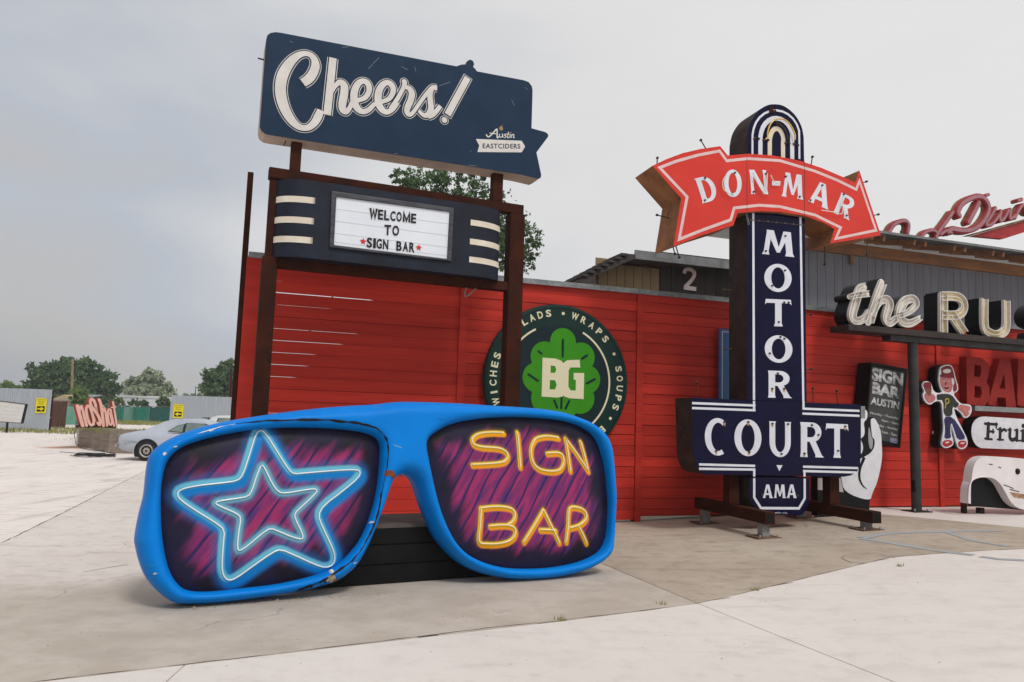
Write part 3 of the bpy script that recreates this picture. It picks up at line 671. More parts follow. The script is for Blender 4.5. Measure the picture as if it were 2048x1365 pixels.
def lens_material(name, layers, stripe_ang, seed):
    m = bpy.data.materials.new(name); m.use_nodes = True; t = m.node_tree; b = t.nodes['Principled BSDF']; b.inputs['Roughness'].default_value = .35; b.inputs['Specular IOR Level'].default_value = .2
    N = lambda k: t.nodes.new(k); K = t.links.new
    tc = N('ShaderNodeTexCoord')
    ang = math.radians(stripe_ang)
    def dotp(vv): d = N('ShaderNodeVectorMath'); d.operation = 'DOT_PRODUCT'; d.inputs[1].default_value = vv; K(tc.outputs['Object'], d.inputs[0]); return d.outputs['Value']
    across, along = dotp((math.sin(ang), 0, -math.cos(ang))), dotp((math.cos(ang), 0, math.sin(ang)))
    cb_ = N('ShaderNodeCombineXYZ'); K(across, cb_.inputs[0]); K(along, cb_.inputs[1])
    def noise(s, d=5, st=(1, 1, 1)):                        # x across the brush strokes, y along them
        mp = N('ShaderNodeMapping'); mp.inputs['Location'].default_value = (seed, seed, 0); mp.inputs['Scale'].default_value = st; K(cb_.outputs[0], mp.inputs[0])
        n = N('ShaderNodeTexNoise'); n.inputs['Scale'].default_value = s; n.inputs['Detail'].default_value = d; K(mp.outputs[0], n.inputs['Vector']); return n.outputs[0]
    def at(nm): a = N('ShaderNodeAttribute'); a.attribute_name = nm; return a.outputs['Fac']
    def mr(x, a, c, lo=0., hi=1.):
        r = N('ShaderNodeMapRange'); r.interpolation_type = 'SMOOTHSTEP'; K(x, r.inputs[0])
        for i, q in ((1, a), (2, c), (3, lo), (4, hi)): r.inputs[i].default_value = q
        return r.outputs[0]
    def mth(op, a, c):
        n = N('ShaderNodeMath'); n.operation = op
        for i, q in ((0, a), (1, c)):
            if isinstance(q, (int, float)): n.inputs[i].default_value = q
            else: K(q, n.inputs[i])
        return n.outputs[0]
    def mix(f, a, c):
        x = N('ShaderNodeMix'); x.data_type = 'RGBA'; K(f, x.inputs[0])
        for s, q in ((6, a), (7, c)):
            if isinstance(q, tuple): x.inputs[s].default_value = (*q, 1)
            else: K(q, x.inputs[s])
        return x.outputs[2]
    brush = noise(5, 6, (2.6, .45, 1)); big = noise(2.2)
    mag = mix(mr(brush, .35, .65), c8(156, 46, 96), c8(112, 40, 96))
    mag = mix(mr(noise(9, 4, (2.2, .25, 1)), .50, .66), mag, c8(80, 44, 108))
    ph = mth('ADD', mth('MULTIPLY', across, 7.0), mth('MULTIPLY', noise(1.3, 3, (1, .6, 1)), 1.3))
    fr = mth('ABSOLUTE', mth('SUBTRACT', mth('FRACT', ph, 0), .5), 0)
    col = mix(mr(fr, .02, .13, 1, 0), mag, c8(38, 32, 88))
    ed = at('edge'); vg = mth('ADD', ed, mth('MULTIPLY', mth('SUBTRACT', noise(3.2, 6, (1.8, .5, 1)), .5), .5))
    col = mix(mr(vg, .12, .30, 1, 0), col, mix(mr(big, .4, .6), c8(24, 20, 32), c8(30, 26, 52)))
    for nm, c, a, d, amt in layers:
        col = mix(mth('MULTIPLY', mr(at(nm), a, d, 1, 0), amt), col, c)
    sp_ = noise(26, 8); col = mix(mr(sp_, .70, .73), col, c8(28, 24, 40))
    K(col, b.inputs['Base Color']); return m
Lst1, Lst2 = np.array(chaikin(PG.pxs(STAR1, LN), 1)), np.array(chaikin(PG.pxs(STAR2, LN), 1))
mb, A, ed, ds = lens_mesh(ll, None, [[(Lst1, True)], [(Lst2, True)]])
off = np.array([.022, -.028])
lensL = mb.build('lens', lens_material('star_lens_paint', [
    ('s1', c8(40, 90, 150), .03, .13, .65), ('s1b', c8(0, 118, 190), .014, .076, 1.0), ('s1c', c8(104, 184, 208), .012, .042, .92),
    ('s2', c8(70, 110, 150), .03, .08, .6), ('s2', c8(104, 176, 198), .012, .046, .92)], 54, 0), gl, label='left lens painted with a blue neon star')
attr(lensL, 'edge', ed); attr(lensL, 's1', ds[0]); attr(lensL, 's2', ds[1]); attr(lensL, 's1b', pdist(A - off, Lst1)); attr(lensL, 's1c', pdist(A + off * .5, Lst1))
Ltx = []
for i, s in enumerate(TX):
    P = PG.pxs(z8(s), LN); P = cat(P, 5) if i in SMOOTH else [tuple(Vector(P[j]).lerp(Vector(P[j + 1]), q / 4)) for j in range(len(P) - 1) for q in range(4)] + [P[-1]]
    Ltx.append(np.array(P))
mb, A, ed, ds = lens_mesh(lr, None, [[(s, False) for s in Ltx]])
dsh = np.min([pdist(A - np.array([.012, -.022]), s, False) for s in Ltx], 0)
lensR = mb.build('lens', lens_material('letter_lens_paint', [
    ('t', c8(150, 110, 60), .014, .058, .45), ('tb', c8(232, 150, 14), .012, .036, .95), ('t', c8(238, 204, 24), .008, .026, 1.0)], 58, 5.3), gl, label='right lens painted with yellow neon lettering SIGN BAR')
attr(lensR, 'edge', ed); attr(lensR, 't', ds[0]); attr(lensR, 'tb', dsh)
TUBEW = mat('white_neon_glass', c8(232, 236, 236), rough=.15, spec=.6); TUBEY = mat('cream_neon_glass', c8(240, 226, 190), rough=.15, spec=.6)
for s in (Lst1, Lst2):
    h = dome(s, ll); MB().tube([(p[0], -(z + .008), p[1]) for p, z in zip(s, h)], .0065, 6, True).build('neon_tube', TUBEW, lensL)
for s in Ltx:
    h = dome(s, lr); MB().tube([(p[0], -(z + .012), p[1]) for p, z in zip(s, h)], .0065, 6).build('neon_tube', TUBEY, lensR)
# split seam, chips and broken foam on the left rim
DARKC = mat('dark_split', c8(22, 24, 32), c8(40, 34, 30), scale=20, rough=.9)
FOAM = mat('exposed_foam', c8(186, 170, 150), c8(130, 104, 82), scale=14, rough=.95, bump=.5)
WOODX = mat('exposed_plywood', c8(150, 84, 44), c8(110, 62, 36), scale=10, rough=.9)
def surf_rib(px, w, m, name, wob=.3, lift=.0035):
    P = np.array(cat(PG.pxs(px, .13), 5)); P = P + np.random.RandomState(3).normal(0, w * .12, P.shape); hh = hfun(P)
    T = np.gradient(P, axis=0); T /= np.linalg.norm(T, axis=1)[:, None]; Nn = np.stack([-T[:, 1], T[:, 0]], 1)
    N = len(P); ww = np.array([w * random.uniform(1 - wob, 1 + wob) * min(1, .15 + 4 * min(i, N - 1 - i) / N) for i in range(N)])
    a = P + Nn * ww[:, None] / 2; c = P - Nn * ww[:, None] / 2; ha, hc = hfun(a), hfun(c)
    v = []
    for i in range(N): v += [(a[i, 0], -(ha[i] + lift), a[i, 1]), (c[i, 0], -(hc[i] + lift), c[i, 1])]
    return MB().add(v, [(2 * i + 1, 2 * i + 3, 2 * i + 2, 2 * i) for i in range(N - 1)], True).build(name, m, gl)
surf_rib(z7([(640, 205), (800, 190), (1000, 184), (1200, 187), (1380, 205), (1480, 232), (1530, 268)]), .016, DARKC, 'split_seam', .6)
surf_rib(z7([(1530, 268), (1555, 310), (1562, 380), (1552, 500)]), .012, DARKC, 'split_seam', .7)
surf_rib(z7([(1550, 500), (1525, 640), (1500, 770), (1450, 890), (1370, 1010), (1260, 1100), (1120, 1180), (1000, 1235)]), .014, DARKC, 'split_seam', .7)
surf_rib(z7([(640, 206), (560, 222), (480, 245), (400, 268)]), .006, WHITED, 'paint_chip', .8)
surf_rib(z7([(1540, 505), (1570, 510), (1620, 525)]), .05, WOODX, 'broken_edge', .3, .006)
surf_rib(z7([(1190, 1165), (1220, 1140), (1245, 1160), (1270, 1165)]), .045, FOAM, 'broken_edge', .5, .01)
surf_rib(z7([(1010, 1225), (1080, 1200), (1150, 1185), (1200, 1160)]), .035, DARKC, 'split_seam', .6, .006)
for x, y, w in ((210, 390, .02), (275, 345, .014), (150, 1115, .016), (490, 245, .016), (1470, 805, .014), (1365, 1050, .014), (1225, 1105, .03)):
    surf_rib(z7([(x - 12, y + 4), (x, y), (x + 14, y - 5)]), w * .8, WHITED, 'paint_chip', .6)
SCUFL = mat('pale_blue_scuff', c8(96, 158, 208), c8(60, 136, 200), scale=30, rough=.7); SCUFD = mat('dark_blue_scuff', c8(4, 84, 150), c8(20, 60, 96), scale=30, rough=.7)
rs_ = random.Random(31); cand = inner[(pdist(inner, out) > .035) & (pdist(inner, ll) > .075) & (pdist(inner, lr) > .075)]
for k in range(5):
    p = cand[rs_.randrange(len(cand))]; a_ = rs_.uniform(-.6, .6); l_ = rs_.uniform(.012, .07)
    q_ = [(p[0] - l_ * math.cos(a_), p[1] - l_ * math.sin(a_)), (p[0], p[1] + rs_.uniform(-.004, .004)), (p[0] + l_ * math.cos(a_), p[1] + l_ * math.sin(a_))]
    Pq = np.array(cat(q_, 3)); hh = hfun(Pq); w_ = rs_.uniform(.002, .005); v_ = []
    for i, (x, z) in enumerate(Pq): e_ = w_ * math.sin(math.pi * (i + .3) / (len(Pq) - .4)); v_ += [(x, -(hh[i] + .003), z + e_ / 2), (x, -(hh[i] + .003), z - e_ / 2)]
    MB().add(v_, [(2 * i + 1, 2 * i + 3, 2 * i + 2, 2 * i) for i in range(len(Pq) - 1)], True).build('scuff', rs_.choice((SCUFL, SCUFL, SCUFD, SCUFD, WHITED)), gl)
# black plinth the sunglasses lean on
PLY = PG.M @ Vector((0, .30, 0)); PPL = Pl((PLY.x, PLY.y, 0), GA)
pl = thing('plinth', PPL.M, 'low black boarded plinth behind the giant sunglasses', 'plinth')
sx0, sx1 = PPL.px(560, 1150)[0], PPL.px(1010, 1150)[0]; hz_ = PPL.px(850, 1047)[1]
for k in range(3): MB().box(sx0, sx1, -.02, .0, .01 + k * hz_ / 3, (k + 1) * hz_ / 3 - .004).build('board', BLACK, pl)
MB().box(sx0 + .01, sx1 - .01, .001, .75, .0, hz_ - .03).build('core', BLACK, pl)
MB().box(sx0 - .01, sx1 + .01, -.03, .78, hz_ - .029, hz_ + .0).build('top_board', mat('grey_plinth_top', c8(96, 88, 84), c8(80, 74, 72), rough=.8), pl)
# crumbs of foam and grit on the slab
rn = random.Random(5); deb = MB()
for k in range(150):
    t = rn.random(); p = gpx(350, 1216).lerp(gpx(760, 1186), t) + Vector((rn.gauss(0, .05), rn.gauss(-.03, .035), 0)); r = rn.uniform(.003, .011) * (2.2 if rn.random() < .06 else 1)
    deb.add([(p.x - r, p.y, .001), (p.x + r, p.y - r * .4, .001), (p.x + r * .3, p.y + r, .001), (p.x, p.y, r * .9)], [(0, 1, 3), (1, 2, 3), (2, 0, 3)])
for k in range(160):
    p = gpx(rn.uniform(60, 2000), rn.uniform(1060, 1340)); r = rn.uniform(.002, .007)
    deb.add([(p.x - r, p.y, gz(p.x) + .001), (p.x + r, p.y - r * .4, gz(p.x) + .001), (p.x + r * .3, p.y + r, gz(p.x) + .001), (p.x, p.y, gz(p.x) + r)], [(0, 1, 3), (1, 2, 3), (2, 0, 3)])
deb.build('grit', FOAM, kind='stuff', label='scattered crumbs of foam and grit on the concrete', category='debris')
# ------------------------------------------------------------------ Cheers pylon sign
PC = Pl((0, 10.6, 0), 22.5)
cs = thing('pylon_sign', PC.M, 'rusty framed pylon sign with navy Cheers board above a letter marquee', 'sign')
z1 = Z(500, 40, .3077); z2 = Z(460, 320, .33708)
NAVY = mat('navy_sign_paint', c8(32, 52, 74), c8(28, 47, 68), scale=2, rough=.55, spec=.12)
CREAM = mat('cream_sign_return', c8(186, 170, 154), c8(164, 148, 132), scale=3, rough=.7)
def P1(pts, n): return PC.pxs(z1(pts), n)
BN = .17
ol = P1([(105, 130), (112, 102), (132, 86), (165, 80), (200, 84), (1345, 303), (1352, 298), (1380, 290), (1405, 292), (1410, 270), (1430, 258), (1450, 268), (1458, 290), (1450, 305), (1465, 320), (1475, 335), (1780, 393), (1812, 405), (1832, 432), (1837, 460), (1830, 705), (1920, 730), (1938, 744), (1938, 760), (1862, 862), (1893, 1008), (1890, 1026), (1875, 1032), (1760, 1005), (1640, 985), (130, 748), (98, 740), (75, 722), (63, 695)], BN)
brd = MB().prism(ol, -.17, BN - .012).build('board_cabinet', CREAM, cs)
MB().prism(ol, BN - .0119, BN).build('board_face', NAVY, brd)
ch = Z(540, 80, .14656); ch2 = Z(760, 120, .10989)
k5, k6 = .14656, .10989
ST = []                                                     # (px points, px widths)
def S(zf, k, pts, ws): ST.append((zf(pts), [w * k for w in ws]))
S(ch, k5, [(447, 592), (520, 545), (580, 470), (618, 370), (607, 280), (555, 215), (480, 192), (390, 215), (300, 285), (220, 390), (165, 510), (142, 640), (148, 760), (180, 890), (230, 1005), (300, 1110), (380, 1182), (460, 1208), (540, 1192), (610, 1130), (655, 1050), (690, 965)], [112, 118, 118, 112, 92, 74, 70, 84, 108, 128, 138, 138, 138, 134, 124, 108, 88, 78, 84, 96, 104, 88])
S(ch, k5, [(858, 252), (835, 480), (806, 760), (778, 1028)], [98, 98, 98, 98])
S(ch, k5, [(830, 760), (880, 650), (950, 585), (1010, 630), (1010, 740), (985, 880), (990, 955), (1035, 985), (1085, 935), (1120, 860), (1200, 830), (1300, 790), (1352, 690), (1330, 600), (1265, 568), (1195, 610), (1148, 720), (1150, 850), (1195, 945), (1270, 985), (1350, 955), (1430, 880), (1540, 845), (1630, 800), (1680, 700), (1655, 620), (1595, 588), (1525, 630), (1478, 730), (1478, 860), (1520, 950), (1590, 990), (1670, 950), (1740, 860)], [30, 50, 76, 100, 108, 104, 92, 76, 60, 56, 60, 66, 74, 82, 74, 84, 96, 102, 92, 74, 66, 56, 58, 66, 74, 82, 74, 84, 96, 102, 92, 74, 66, 60])
S(ch2, k6, [(200, 880), (300, 740), (390, 580), (440, 470), (440, 405)], [80, 78, 76, 84, 100])
S(ch2, k6, [(450, 500), (530, 530), (575, 620), (555, 740), (500, 870), (490, 960), (535, 1005), (600, 960), (700, 820), (800, 680), (890, 570), (960, 515), (1035, 522)], [70, 100, 118, 118, 112, 100, 80, 72, 72, 72, 78, 92, 100])
S(ch2, k6, [(935, 540), (905, 640), (915, 780), (925, 880), (890, 980), (820, 1020), (750, 985), (705, 930)], [90, 104, 108, 112, 110, 92, 72, 60])
S(ch2, k6, [(870, 1045), (950, 1010), (1030, 930), (1095, 845)], [80, 92, 88, 80])
S(ch2, k6, [(1592, 330), (1225, 1005)], [128, 124])
S(ch2, k6, [(1169, 1100), (1171, 1100)], [136, 136])
mpx = abs(PC.px(801, 200, BN)[0] - PC.px(800, 200, BN)[0]) * .97
def cheers(extra, n, m, name, dot_r):
    mb = MB()
    for i, (pts, ws) in enumerate(ST):
        P = PC.pxs(pts, BN)
        if i == 8: mb.prism(ell(P[0][0], P[0][1], dot_r, dot_r, 28), n, n + .0016); continue
        if len(P) > 2:
            q = cat([(*p, w) for p, w in zip(P, ws)], 6)
            mb.rib([p[:2] for p in q], [p[2] * mpx + extra for p in q], n + i * .0002, .0012, ramp=.0012, caps=(i == 3))
        else:
            a, b = Vector(P[0]), Vector(P[1]); d = (b - a).normalized() * extra / 2
            mb.rib([tuple(a - d), tuple(b + d)], ws[0] * mpx + extra, n + i * .0002, .0012)
    return mb.build(name, m, brd)
NAVYL = NAVY
cheers(.048, BN + .0005, WHITED, 'lettering_outline', .065)
cheers(.030, BN + .005, NAVYL, 'lettering_gap', .056)
cheers(.0, BN + .0095, WHITED, 'lettering', .041)
MB().prism(P1([(1468, 775), (1765, 787), (1788, 825), (1765, 862), (1478, 860), (1490, 818)], BN), BN, BN + .003).build('ribbon_mark', WHITED, brd)
def rowtext(mb, plane, zf, txt, bl, br, tl, n, **k):
    A = plane.pxs(zf([bl, br, tl]), n); return put_text(mb, txt, aff(*A), n, **k)
rowtext(MB(), PC, z1, 'EASTCIDERS', (1512, 836), (1757, 838), (1512, 804), BN + .0045, off=.02, spacing=1.1).build('small_lettering', NAVY, brd)
aus = MB()
for pts, w in (([(1535, 745), (1548, 762), (1575, 742), (1604, 712), (1606, 765), (1618, 760)], 9), ([(1556, 736), (1600, 742)], 6), ([(1622, 742), (1622, 762), (1640, 760), (1640, 742), (1645, 766)], 6), ([(1668, 742), (1652, 748), (1666, 758), (1652, 768)], 6), ([(1680, 728), (1674, 766), (1686, 764)], 6), ([(1668, 744), (1690, 744)], 5), ([(1692, 745), (1689, 767)], 6), ([(1694, 733), (1695, 736)], 7), ([(1701, 745), (1698, 768)], 6), ([(1700, 754), (1708, 745), (1715, 749), (1712, 767), (1719, 764)], 6)):
    aus.rib(cat(P1(pts, BN), 4), w * .3077 * mpx, BN + .002, .001, caps=False)
aus.build('small_lettering', WHITED, brd)
ap = P1([(1632, 706)], BN)[0]; MB().prism(ell(ap[0], ap[1], .03, .032, 16), BN, BN + .002).prism(P1([(1634, 694), (1640, 682), (1644, 686)], BN), BN, BN + .0025).build('apple_mark', mat('apple_ochre', c8(150, 126, 84), rough=.6), brd)
SCR = mat('scratch', c8(120, 132, 142), rough=.8)
for a, b in (((800, 285), (840, 245)), ((985, 305), (1025, 325)), ((1070, 305), (1078, 335)), ((1230, 430), (1300, 405)), ((1790, 440), (1805, 455)), ((1430, 850), (1440, 856)), ((770, 320), (795, 290)), ((260, 140), (280, 148)), ((600, 180), (640, 176)), ((1250, 640), (1290, 655)), ((940, 870), (960, 868)), ((1420, 945), (1470, 950)), ((300, 700), (330, 690)), ((1700, 520), (1720, 560))):
    MB().rib(P1([a, b], BN), .006, BN, .0012).build('scratch', SCR, brd)
MB().tube([(ol[-4][0] + .2, -.1, ol[-4][1] - .02), (ol[-4][0] + .18, -.1, ol[-4][1] - .09)], .008, 6).build('hook', RUSTD, brd)
a = PC.px(526, 107, BN); MB().tube([(a[0] - .05, 0, a[1]), (a[0] + .12, 0, a[1] - .01)], .01, 6).build('bolt', RUSTD, brd)
# steel frame
def pb(u0, v0, u1, v1, n=0): return PC.px(u0, v0, n), PC.px(u1, v1, n)
q2 = lambda x, y, n=0: PC.px(*z2([(x, y)])[0], n)
lx0, lx1 = q2(190, 900)[0] - .0, q2(268, 900)[0] + .02
lpost = (q2(240, 600)[0] - .1, q2(240, 600)[0] + .1)
ztop = q2(1000, 165)[1]; zbot1 = q2(960, 655)[1]; zbot0 = q2(960, 710)[1]
rp = (q2(1635, 900)[0], q2(1722, 900)[0])
lp = (q2(168, 900)[0], q2(262, 900)[0])
zl_top = q2(240, 570)[1]
ul = (lp[0] + .03, lp[0] + .12)
MB().box(lp[0], lp[1], -.08, .12, 0, zbot1 - .001).build('post', RUST, cs, bevel=.012)
MB().box(rp[0], rp[1], -.08, .12, 0, ztop - .14).build('post', RUST, cs, bevel=.012)
MB().box(ul[0], ul[1], -.04, .06, zbot1, ztop - .14).build('upper_post', RUST, cs, bevel=.006)
MB().box(ul[0] - .02, rp[1] - .02, -.07, .08, ztop - .139, ztop).build('top_beam', RUST, cs, bevel=.01)
MB().box(lp[1] + .002, rp[0] - .002, -.07, .1, zbot0, zbot1).build('lower_beam', RUST, cs, bevel=.01)
for X in ((262, 330), (1570, 1635)):
    a = P1([(X[0], 900 + (200 if X[0] > 1000 else 0)), (X[1], 900 + (200 if X[0] > 1000 else 0))], 0)
    zb = P1([(X[0], 760 + (215 if X[0] > 1000 else 0))], 0)[0][1]
    MB().box(a[0][0], a[1][0], -.06, .07, ztop + .001, zb + .1).build('short_post', RUST, cs, bevel=.008)
hk = [q2(1460, 760), q2(1420, 800), q2(1395, 812), q2(1390, 790), q2(1400, 760)]; MB().tube([(p[0], -.02, p[1]) for p in cat(hk, 4)], .009, 6).build('wire_loop', GALV, cs)
# marquee cabinet with rounded ends
MN = .27
CAB = mat('worn_black_cabinet_paint', c8(28, 31, 39), c8(36, 41, 56), scale=2.4, rough=.5, spec=.18)
cx0, cx1 = q2(262, 340, 0)[0], q2(1592, 500, 0)[0]
ct = q2(900, 197, MN)[1] + .03; cb = q2(900, 630, MN)[1]
er = .46
def prof(grow=0, half=True, a0=0, a1=90, left=True, N=14):
    o = []
    for i in range(N + 1):
        t = math.radians(a0 + (a1 - a0) * i / N)
        x = (er + grow) * math.cos(t); n = (MN + grow) * math.sin(t)
        o.append((cx0 + er - x, n) if left else (cx1 - er + x, n))
    return o
full = prof(left=True) + prof(left=False)[::-1]             # front, left to right
full = full + [(x, -n * .6) for x, n in full[::-1]]
m = MB(); N = len(full)
m.add([(x, -n, cb) for x, n in full] + [(x, -n, ct) for x, n in full], [(i, (i + 1) % N, N + (i + 1) % N, N + i) for i in range(N)], True)
m.add([(x, -n, cb) for x, n in full], [tuple(range(N))[::-1]]).add([(x, -n, ct) for x, n in full], [tuple(range(N))])
cab = m.build('marquee_cabinet', CAB, cs)
CRM = mat('cream_stripe_paint', c8(226, 216, 200), c8(212, 200, 180), scale=6, rough=.6)
zs = [q2(370, y, MN)[1] for y in (226, 350, 467)]; zs_r = [q2(1500, y, MN)[1] for y in (372, 485, 595)]
for left, zz in ((True, zs), (False, zs)):
    for z in zz:
        pr = prof(.006, left=left, a0=12, a1=90)
        ex = q2(478, 230, MN)[0] if left else q2(1428, 350, MN)[0]
        pr.append((ex, MN + .006)); h = .040; v = []
        for x, n in pr: v += [(x, -n, z - h), (x, -n, z + h)]
        fcs = [(2 * i, 2 * i + 2, 2 * i + 3, 2 * i + 1) if left else (2 * i + 1, 2 * i + 3, 2 * i + 2, 2 * i) for i in range(len(pr) - 1)]
        MB().add(v, fcs, True).build('stripe', CRM, cab)
fr = [q2(600, 188, MN), q2(1325, 290, MN), q2(1310, 605, MN), q2(588, 522, MN)]
pa = [q2(630, 222, MN), q2(1300, 312, MN), q2(1285, 590, MN), q2(615, 508, MN)]
FRM = mat('aluminium_letterboard_frame', c8(58, 61, 68), c8(86, 86, 88), scale=12, rough=.45, metal=.3, stretch=(.4, 1, 4))
MB().prism([fr[::-1], pa], MN - .001, MN + .035).build('letterboard_frame', FRM, cab, bevel=.008)
LBW = mat('white_letterboard', c8(232, 236, 242), c8(222, 227, 234), scale=1.5, rough=.4)
lb = MB().prism(pa[::-1], MN, MN + .012).build('letterboard', LBW, cab)
GREYL = mat('grey_rail', c8(206, 210, 214), rough=.5)
for t in (.25, .5, .75, .93):
    a = Vector(pa[0]).lerp(Vector(pa[3]), t); b = Vector(pa[1]).lerp(Vector(pa[2]), t)
    MB().rib([tuple(a), tuple(b)], .006, MN + .012, .003).build('letter_rail', GREYL, cab)
BLK = mat('black_letter_plastic', c8(30, 28, 28), rough=.5)
CLR = mat('yellowed_letter_tile', c8(208, 204, 190), rough=.4)
def mrow(txt, x0, x1, yt0, yb0, yt1, yb1):
    w = [(.95 if ch_ in 'WM' else .35 if ch_ == 'I' else .7 if ch_ != ' ' else .75) for ch_ in txt]; T = sum(w); acc = 0
    for ch_, ww in zip(txt, w):
        a, b = acc / T, (acc + ww * .84) / T; acc += ww
        if ch_ == ' ': continue
        X0, X1 = x0 + (x1 - x0) * a, x0 + (x1 - x0) * b
        yb = lambda X: yb0 + (yb1 - yb0) * (X - x0) / (x1 - x0)
        yt = lambda X: yt0 + (yt1 - yt0) * (X - x0) / (x1 - x0)
        mb = MB()
        if ch_ == '*':
            c = ((X0 + X1) / 2, (yb(X0) + yt(X0)) / 2); c = q2(*c, MN); star = [(c[0] + r * math.sin(math.radians(36 * i)), c[1] + r * math.cos(math.radians(36 * i))) for i, r in enumerate([.045, .019] * 5)]
            mb.prism(star[::-1], MN + .018, MN + .022).build('letter', mat('red_star', c8(206, 40, 48), rough=.5), cab); continue
        if ch_ in 'MW':
            fn = aff(q2(X0, yb(X0), MN), q2(X1, yb(X1), MN), q2(X0 + 2, yt(X0), MN)); sw = .026
            P = [(.1, 0), (.1, .94), (.5, .12), (.9, .94), (.9, 0)] if ch_ == 'M' else [(.05, 1), (.27, .06), (.5, .85), (.73, .06), (.95, 1)]
            mb.rib([fn(*p) for p in P], sw, MN + .016, .005, ramp=.002).build('letter', BLK, cab); continue
        mb = rowtext(mb, PC, z2, ch_, (X0, yb(X0)), (X1, yb(X1)), (X0 + 2, yt(X0)), MN + .021, off=(.012 if ch_ in 'WM' else .03))
        mb.build('letter', BLK, cab)
mrow('WELCOME', 828, 1110, 288, 348, 322, 378)
mrow('TO', 915, 1010, 385, 446, 393, 452)
mrow('*SIGN BAR*', 772, 1140, 456, 515, 498, 555)
# ------------------------------------------------------------------ flared capital letters
def stem(xb, xt, w, y0=0., y1=1., fl=1.35, fb=True, ft=True):
    X = lambda y: xb + (xt - xb) * (y - y0) / (y1 - y0)
    h = w / 2; d = (y1 - y0) * .13; a = h * (fl if fb else 1); b = h * (fl if ft else 1)
    return [[(X(y0) - a, y0), (X(y0) + a, y0), (X(y0 + d) + h, y0 + d), (X(y1 - d) + h, y1 - d), (X(y1) + b, y1), (X(y1) - b, y1), (X(y1 - d) - h, y1 - d), (X(y0 + d) - h, y0 + d)]]
def half(cx, cy, rx, ry, a0=-90, a1=90, n=18): return ell(cx, cy, rx, ry, n, a0, a1)
def glyph(ch):
    if ch == 'O': return [[ell(.5, .5, .5, .51, 40), ell(.5, .5, .25, .385, 40)[::-1]]]
    if ch == 'C':
        o = ell(.54, .5, .54, .51, 36, 62, 298); i = ell(.56, .5, .30, .385, 36, 298, 52)
        return [[o + i]]
    if ch == 'U': return [[[(0, 1), (.03, .97), (.03, .42)] + ell(.5, .42, .47, .43, 22, 180, 360) + [(.97, .97), (1, 1), (.70, 1), (.72, .95), (.72, .42)] + ell(.5, .40, .22, .27, 16, 360, 180) + [(.28, .95), (.32, 1)]]]
    if ch == 'D': return [[[(0, 0), (.42, 0)] + half(.42, .5, .58, .5)[1:-1] + [(.42, 1), (0, 1), (.06, .9), (.06, .1)], ([(.34, .13)] + half(.42, .5, .31, .37) + [(.34, .87)])[::-1]]]
    if ch == 'T': return [stem(.5, .5, .26, 0, .9, 1.35, True, False), [[(-.03, .80), (.03, .86), (.97, .86), (1.03, .80), (1.0, 1.0), (0, 1.0)]]]
    if ch == 'A': return [stem(.14, .47, .2, 0, 1, 1.4, True, False), stem(.86, .53, .25, 0, 1, 1.4, True, False), [[(.25, .22), (.75, .22), (.72, .36), (.28, .36)]]]
    if ch == 'R': return [stem(.16, .16, .27, 0, 1, 1.2), [[(.26, .44), (.52, .44)] + half(.52, .72, .40, .28)[1:-1] + [(.52, 1), (.26, 1)], ([(.3, .57)] + half(.46, .72, .2, .15) + [(.3, .87)])[::-1]], stem(.84, .50, .27, 0, .5, 1.4, True, False)]
    if ch == 'N': return [stem(.12, .12, .17), stem(.88, .88, .17), [[(.02, 1), (.30, 1), (.97, 0), (.72, 0)]]]
    if ch == 'M': return [stem(.10, .2, .16, 0, 1, 1.5, True, False), stem(.9, .80, .22, 0, 1, 1.4, True, False), [[(.10, 1), (.34, 1), (.58, .12), (.46, .12)]], [[(.66, 1), (.90, 1), (.56, .12), (.48, .12)]]]
    if ch == '-': return [[[(0, 0), (1, 0), (1, 1), (0, 1)]]]
def put_glyph(ch, fn, n, th, m, parent, name='letter'):
    mb = MB()
    for i, loops in enumerate(glyph(ch)): mb.prism([[fn(*p) for p in l] for l in loops], n, n + th + i * .0007)
    return mb.build(name, m, parent)

# ------------------------------------------------------------------ motor court sign
PM = Pl((4.03, 11.4, 0), 16)
ms = thing('motor_court_sign', Matrix.Translation((0, 0, gz(4.03))) @ PM.M, 'tall navy and red neon motor court sign with arrow on rusty base', 'sign')
PMs = Pl((4.03, 11.4, gz(4.03)), 16)
z3 = Z(1240, 180, .27833); z4 = Z(1320, 540, .41026)
P3 = lambda pts, n=0: PMs.pxs(z3(pts), n); P4 = lambda pts, n=0: PMs.pxs(z4(pts), n)
ENAV = mat('navy_porcelain_enamel', c8(7, 6, 48), c8(5, 4, 38), scale=1.5, rough=.12, spec=.16)
ERED = mat('red_porcelain_enamel', c8(212, 60, 48), c8(202, 54, 44), scale=1.5, rough=.22, spec=.25)
EW = mat('white_porcelain_enamel', c8(222, 224, 232), c8(208, 210, 220), scale=6, rough=.25, spec=.5)
EWP = mat('pinkish_white_enamel', c8(226, 196, 194), c8(212, 184, 184), scale=6, rough=.3)
DEP = -.5
arch = P3([(913, 480), (915, 330), (935, 240), (985, 160), (1050, 115), (1110, 104), (1180, 118), (1255, 178), (1303, 260), (1320, 340), (1322, 500)])
cl, cr_ = P3([(914, 900)])[0][0], P3([(1328, 900)])[0][0]
zc = P4([(560, 640)])[0][1]; za_ = min(arch[0][1], arch[-1][1])
cap = [(cl, za_)] + cat(arch[1:-1], 4) + [(cr_, za_)]
cap = [(min(max(x, cl), cr_), z) for x, z in cap]
shaft = [(cl, zc + .004)] + cap + [(cr_, zc + .004)]
sh = MB().prism(shaft, DEP, -.006).build('shaft_cabinet', RUSTD, ms)
shf = MB().prism(shaft, -.0059, 0).build('shaft_face', ENAV, sh)
